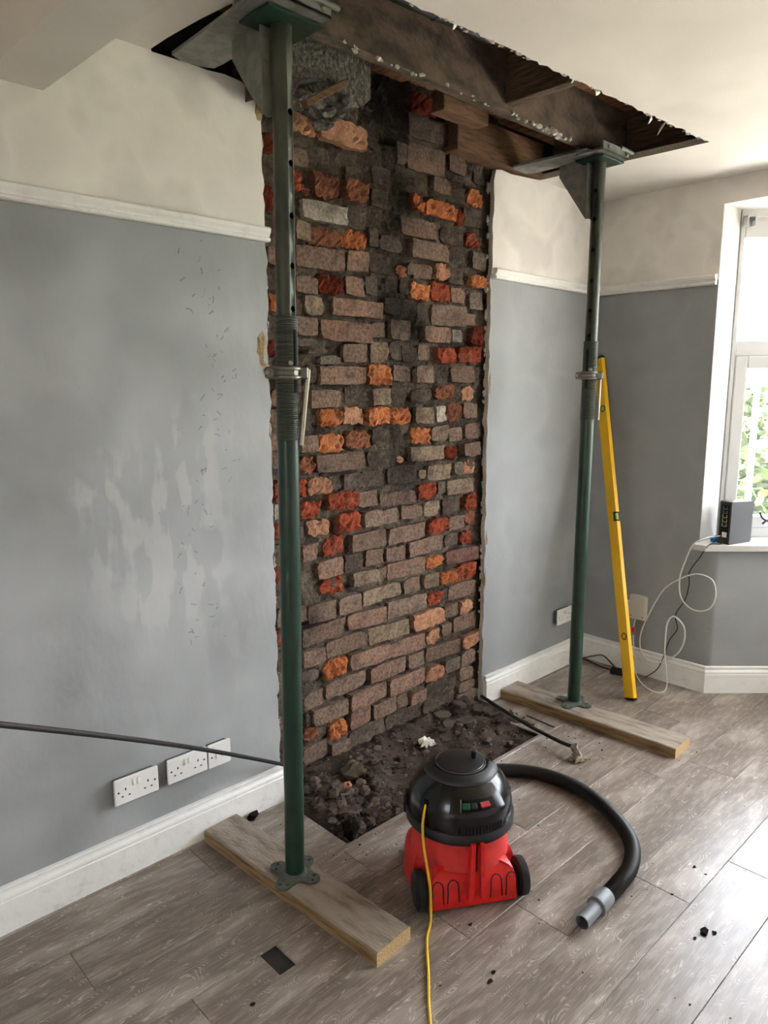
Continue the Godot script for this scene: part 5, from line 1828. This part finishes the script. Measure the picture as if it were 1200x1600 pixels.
func build_sill_things():
	var u := Vector3(0.967, 0, 0.255)
	var v := Vector3(0.255, 0, -0.967)
	var o := base("router", Vector3(3.642, 0.7755, 0.765))
	tag(o, "black broadband router standing on end on the window sill", "router")
	o.basis = Basis(u, Vector3.UP, u.cross(Vector3.UP))   # x along the wide face, z towards the room
	var bd := mb(true)
	var p := [Vector2(0.0, 0.0), Vector2(0.162, 0.0), Vector2(0.168, 0.006), Vector2(0.168, 0.200), Vector2(0.161, 0.2075), Vector2(0.006, 0.2135), Vector2(0.0, 0.208)]
	prism(bd, p, -0.066, Transform3D(Basis(), Vector3(0, 0.0005, 0.0)))
	obj("body", bd, M.router_black, o)
	var seam := mb(true)
	for z in [-0.004, -0.062]:
		span(seam, Vector3(-0.001, 0.004, z - 0.001), Vector3(0.001, 0.209, z + 0.001))
	obj("seam", seam, M.cuff_grey, o)
	var pp := mb(true)
	span(pp, Vector3(-0.0012, 0.030, -0.054), Vector3(0.001, 0.196, -0.012), 0.0004)
	var pn := obj("port_panel", pp, M.hole_dark, o)
	for k in 5:
		var q := mb(true)
		var y := 0.088 + 0.0215 * k
		span(q, Vector3(-0.0028, y, -0.046), Vector3(-0.001, y + 0.016, -0.042), 0.0004)
		span(q, Vector3(-0.0028, y, -0.024), Vector3(-0.001, y + 0.016, -0.020), 0.0004)
		span(q, Vector3(-0.0028, y, -0.046), Vector3(-0.001, y + 0.003, -0.020), 0.0004)
		obj("port", q, M.brass_port if k < 3 else M.cuff_grey, pn)
	var lb := mb(true)
	span(lb, Vector3(-0.002, 0.034, -0.042), Vector3(-0.0008, 0.060, -0.016), 0.0004)
	obj("label_plate", lb, M.socket_white, pn)
	# cables from the router
	var w := base("network_cable", Vector3(3.56, 0.43, 0.66))
	tag(w, "white looped network cable hanging from the router on the sill down to the floor", "cable")
	var ws := mb()
	tube(ws, curve([Vector3(3.666, 0.812, 0.722), Vector3(3.63, 0.812, 0.70), Vector3(3.566, 0.806, 0.675), Vector3(3.535, 0.775, 0.635), Vector3(3.552, 0.682, 0.595), Vector3(3.560, 0.587, 0.569), Vector3(3.560, 0.498, 0.578), Vector3(3.560, 0.447, 0.621), Vector3(3.560, 0.436, 0.677), Vector3(3.558, 0.465, 0.732), Vector3(3.556, 0.535, 0.754), Vector3(3.554, 0.603, 0.737), Vector3(3.550, 0.626, 0.688), Vector3(3.548, 0.619, 0.635), Vector3(3.546, 0.580, 0.569), Vector3(3.548, 0.516, 0.499), Vector3(3.552, 0.399, 0.438), Vector3(3.556, 0.263, 0.386), Vector3(3.560, 0.172, 0.381), Vector3(3.560, 0.116, 0.413), Vector3(3.560, 0.104, 0.471), Vector3(3.560, 0.133, 0.525), Vector3(3.558, 0.193, 0.589), Vector3(3.556, 0.269, 0.617), Vector3(3.554, 0.342, 0.609), Vector3(3.552, 0.382, 0.559), Vector3(3.550, 0.350, 0.528), Vector3(3.546, 0.280, 0.522), Vector3(3.535, 0.177, 0.529)], 6), 0.0035, 8)
	tube(ws, curve([Vector3(3.535, 0.177, 0.529), Vector3(3.52, 0.078, 0.553), Vector3(3.50, 0.012, 0.566), Vector3(3.432, 0.006, 0.567), Vector3(3.430, 0.006, 0.510), Vector3(3.50, 0.006, 0.42), Vector3(3.56, 0.05, 0.352), Vector3(3.575, 0.12, 0.341), Vector3(3.588, 0.215, 0.325)], 6), 0.0032, 8)
	obj("lead", ws, M.cable_white, w).position = -w.position
	var bp := base("blue_plug", Vector3(3.665, 0.794, 0.690))
	tag(bp, "clear blue cable plug lying on the sill beside the black router", "plug")
	var bs := mb(true)
	box(bs, Vector3.ZERO, Vector3(0.050, 0.026, 0.028), Basis(Vector3.UP, -0.5) * Basis(Vector3(0, 0, 1), 0.35), 0.006)
	obj("boot", bs, M.plug_blue, bp)
	var bc := mb()
	tube(bc, curve([Vector3(0.012, 0.010, 0.0), Vector3(0.010, 0.028, 0.004), Vector3(0.024, 0.034, 0.012), Vector3(0.030, 0.018, 0.02)], 4), 0.003, 7)
	obj("latch", bc, M.cable_white, bp)
	var k := base("power_lead", Vector3(3.57, 0.40, 0.58))
	tag(k, "thin black lead hanging from the sill down the grey wall to the skirting", "cable")
	var ks := mb()
	tube(ks, curve([Vector3(3.672, 0.786, 0.745), Vector3(3.62, 0.780, 0.732), Vector3(3.572, 0.782, 0.705), Vector3(3.550, 0.760, 0.690), Vector3(3.575, 0.705, 0.655), Vector3(3.600, 0.619, 0.600), Vector3(3.604, 0.553, 0.600), Vector3(3.604, 0.465, 0.585), Vector3(3.602, 0.377, 0.542), Vector3(3.602, 0.305, 0.557), Vector3(3.600, 0.233, 0.52), Vector3(3.590, 0.131, 0.497), Vector3(3.585, 0.060, 0.470), Vector3(3.574, 0.004, 0.415)], 5), 0.0026, 7)
	obj("lead", ks, M.cable_black, k).position = -k.position
	var rp := base("red_plug", Vector3(3.592, 0.244, 0.322))
	tag(rp, "small red cable joint on the lead below the cream box", "plug")
	var rs := mb(true)
	box(rs, Vector3.ZERO, Vector3(0.016, 0.030, 0.018), Basis(), 0.004)
	obj("joint", rs, M.plug_red, rp)
	var rc := mb()
	tube(rc, [Vector3(0.0, 0.012, 0.0), Vector3(0.004, 0.062, 0.006)], 0.003, 7)
	obj("lead", rc, M.cable_white, rp)
	# dark leads and an adapter along the skirting
	var fc := base("floor_leads", Vector3(3.55, 0.0, 0.15))
	tag(fc, "two thin black leads lying on the floor along the skirting behind the level", "cable")
	for q in [[Vector3(3.585, 0.004, -0.0 + 0.03), Vector3(3.560, 0.004, 0.101), Vector3(3.536, 0.004, 0.196), Vector3(3.530, 0.010, 0.262)], [Vector3(3.57, 0.004, 0.03), Vector3(3.588, 0.03, 0.09), Vector3(3.590, 0.05, 0.15), Vector3(3.575, 0.02, 0.22), Vector3(3.540, 0.012, 0.268)]]:
		var s := mb()
		tube(s, curve(q, 6), 0.0034, 7)
		obj("lead", s, M.cable_black, fc).position = -fc.position
	var ad := base("power_adapter", Vector3(3.515, 0.0, 0.285))
	tag(ad, "small black power adapter on the floor behind the foot of the level", "adapter")
	var as_ := mb(true)
	box(as_, Vector3(0, 0.0155, 0), Vector3(0.045, 0.03, 0.075), Basis(Vector3.UP, 0.3), 0.004)
	obj("case", as_, M.cable_black, ad)
	# strap at the edge of the picture
	var stp := base("cable_tie", Vector3(3.91, 0.87, 0.80))
	tag(stp, "dark curled strap on the window frame at the right edge of the picture", "strap")
	for q in [[Vector3(3.889, 0.918, 0.812), Vector3(3.897, 0.893, 0.819), Vector3(3.915, 0.875, 0.834), Vector3(3.945, 0.866, 0.862), Vector3(3.98, 0.875, 0.89)], [Vector3(3.903, 0.855, 0.824), Vector3(3.920, 0.873, 0.838), Vector3(3.950, 0.878, 0.866)]]:
		var s := mb()
		tube(s, curve(q, 6), 0.0055, 8)
		obj("strap", s, M.cable_black, stp).position = -stp.position
	# blind bracket and cord over the window
	var br := base("blind_bracket", Vector3(3.80, 2.322, 0.66))
	br.basis = Basis(E, Vector3.UP, N)
	tag(br, "white blind bracket in the top corner of the bay window recess", "bracket")
	var bb := mb(true)
	span(bb, Vector3(-0.002, -0.020, -0.01), Vector3(0.004, 0.026, 0.035), 0.001)
	span(bb, Vector3(0.034, -0.018, -0.01), Vector3(0.040, 0.030, 0.035), 0.001)
	span(bb, Vector3(-0.002, 0.020, -0.01), Vector3(0.040, 0.026, 0.035), 0.001)
	obj("bracket", bb, M.upvc, br)
	var rl := mb()
	tube(rl, [Vector3(0.04, 0.024, 0.01), Vector3(0.62, 0.024, 0.01)], 0.003, 8)
	obj("rail", rl, M.box_cream, br)


func build_bits():
	var pa := mb(true)
	rock(pa, Vector3.ZERO, Vector3(0.036, 0.022, 0.017), 77, 0.75, 8, 12)
	rock(pa, Vector3(0.022, -0.006, 0.012), Vector3(0.016, 0.014, 0.014), 78, 0.8, 6, 9)
	var p := obj("crumpled_paper", pa, M.paper)
	p.position = Vector3(2.168, heap(2.168, 0.108) + 0.016, 0.112)
	tag(p, "crumpled white scrap of paper on the rubble behind the vacuum", "paper")
	var c := mb(true)
	rock(c, Vector3.ZERO, Vector3(0.008, 0.008, 0.006), 12, 0.4, 5, 7)
	var wc := obj("plaster_chip", c, M.paper)
	wc.position = Vector3(2.435, heap(2.435, 0.115) + 0.010, 0.115)
	tag(wc, "small white chip on the dark rubble, right of the crumpled paper", "chip")
	cc = lin(52, 44, 40)
	var l := mb(true)
	rock(l, Vector3.ZERO, Vector3(0.020, 0.014, 0.015), 41, 0.5, 6, 9)
	var lo := obj("rubble_lump", l, M.rubble)
	lo.position = Vector3(1.322, 0.012, 0.040)
	tag(lo, "single dark lump on the boards against the skirting, between the plank and the bricks", "rubble")
	# crumbs trodden over the boards
	var st := mb(true)
	for q in [[2.209, 1.266, 7.0], [1.94, 1.409, 16.0], [1.96, 1.43, 8.0], [1.90, 1.40, 6.0], [1.483, 0.923, 6.0], [1.39, 1.077, 7.0], [1.36, 1.09, 9.0], [0.869, 0.717, 7.0], [1.737, 0.494, 7.0], [2.03, 1.274, 5.0], [1.50, 0.42, 5.0], [2.74, 0.62, 5.0], [2.69, 0.66, 6.0]]:
		var s: float = q[2] * 0.001
		cc = lin(46, 40, 37)
		rock(st, Vector3(q[0], s * 0.25, q[1]), Vector3(s, s * 0.4, s * 0.7), int(q[0] * 900.0), 0.6, 4, 7)
	for k in 190:
		var x := rng.randf_range(1.0, 3.4)
		var z := rng.randf_range(0.40, 1.9)
		if rng.randf() < 0.45:
			x = rng.randf_range(1.3, 2.8)
			z = 0.39 + absf(rng.randfn(0, 0.12))
		if x < 1.46 and rng.randf() < 0.5:
			z = rng.randf_range(0.03, 0.5)
			x = rng.randf_range(1.29, 1.46)
		var s := rng.randf_range(0.0012, 0.0036)
		cc = lin(92, 80, 70).lerp(lin(46, 40, 37), rng.randf())
		rock(st, Vector3(x, s * 0.3, z), Vector3(s * 1.2, s * 0.5, s), k + 900, 0.5, 3, 5)
	cc = Color.WHITE
	var o := obj("floor_crumbs", st, M.rubble)
	o.set_meta("kind", "stuff")
	tag(o, "dark crumbs and grit scattered over the pale plank floor", "crumbs")
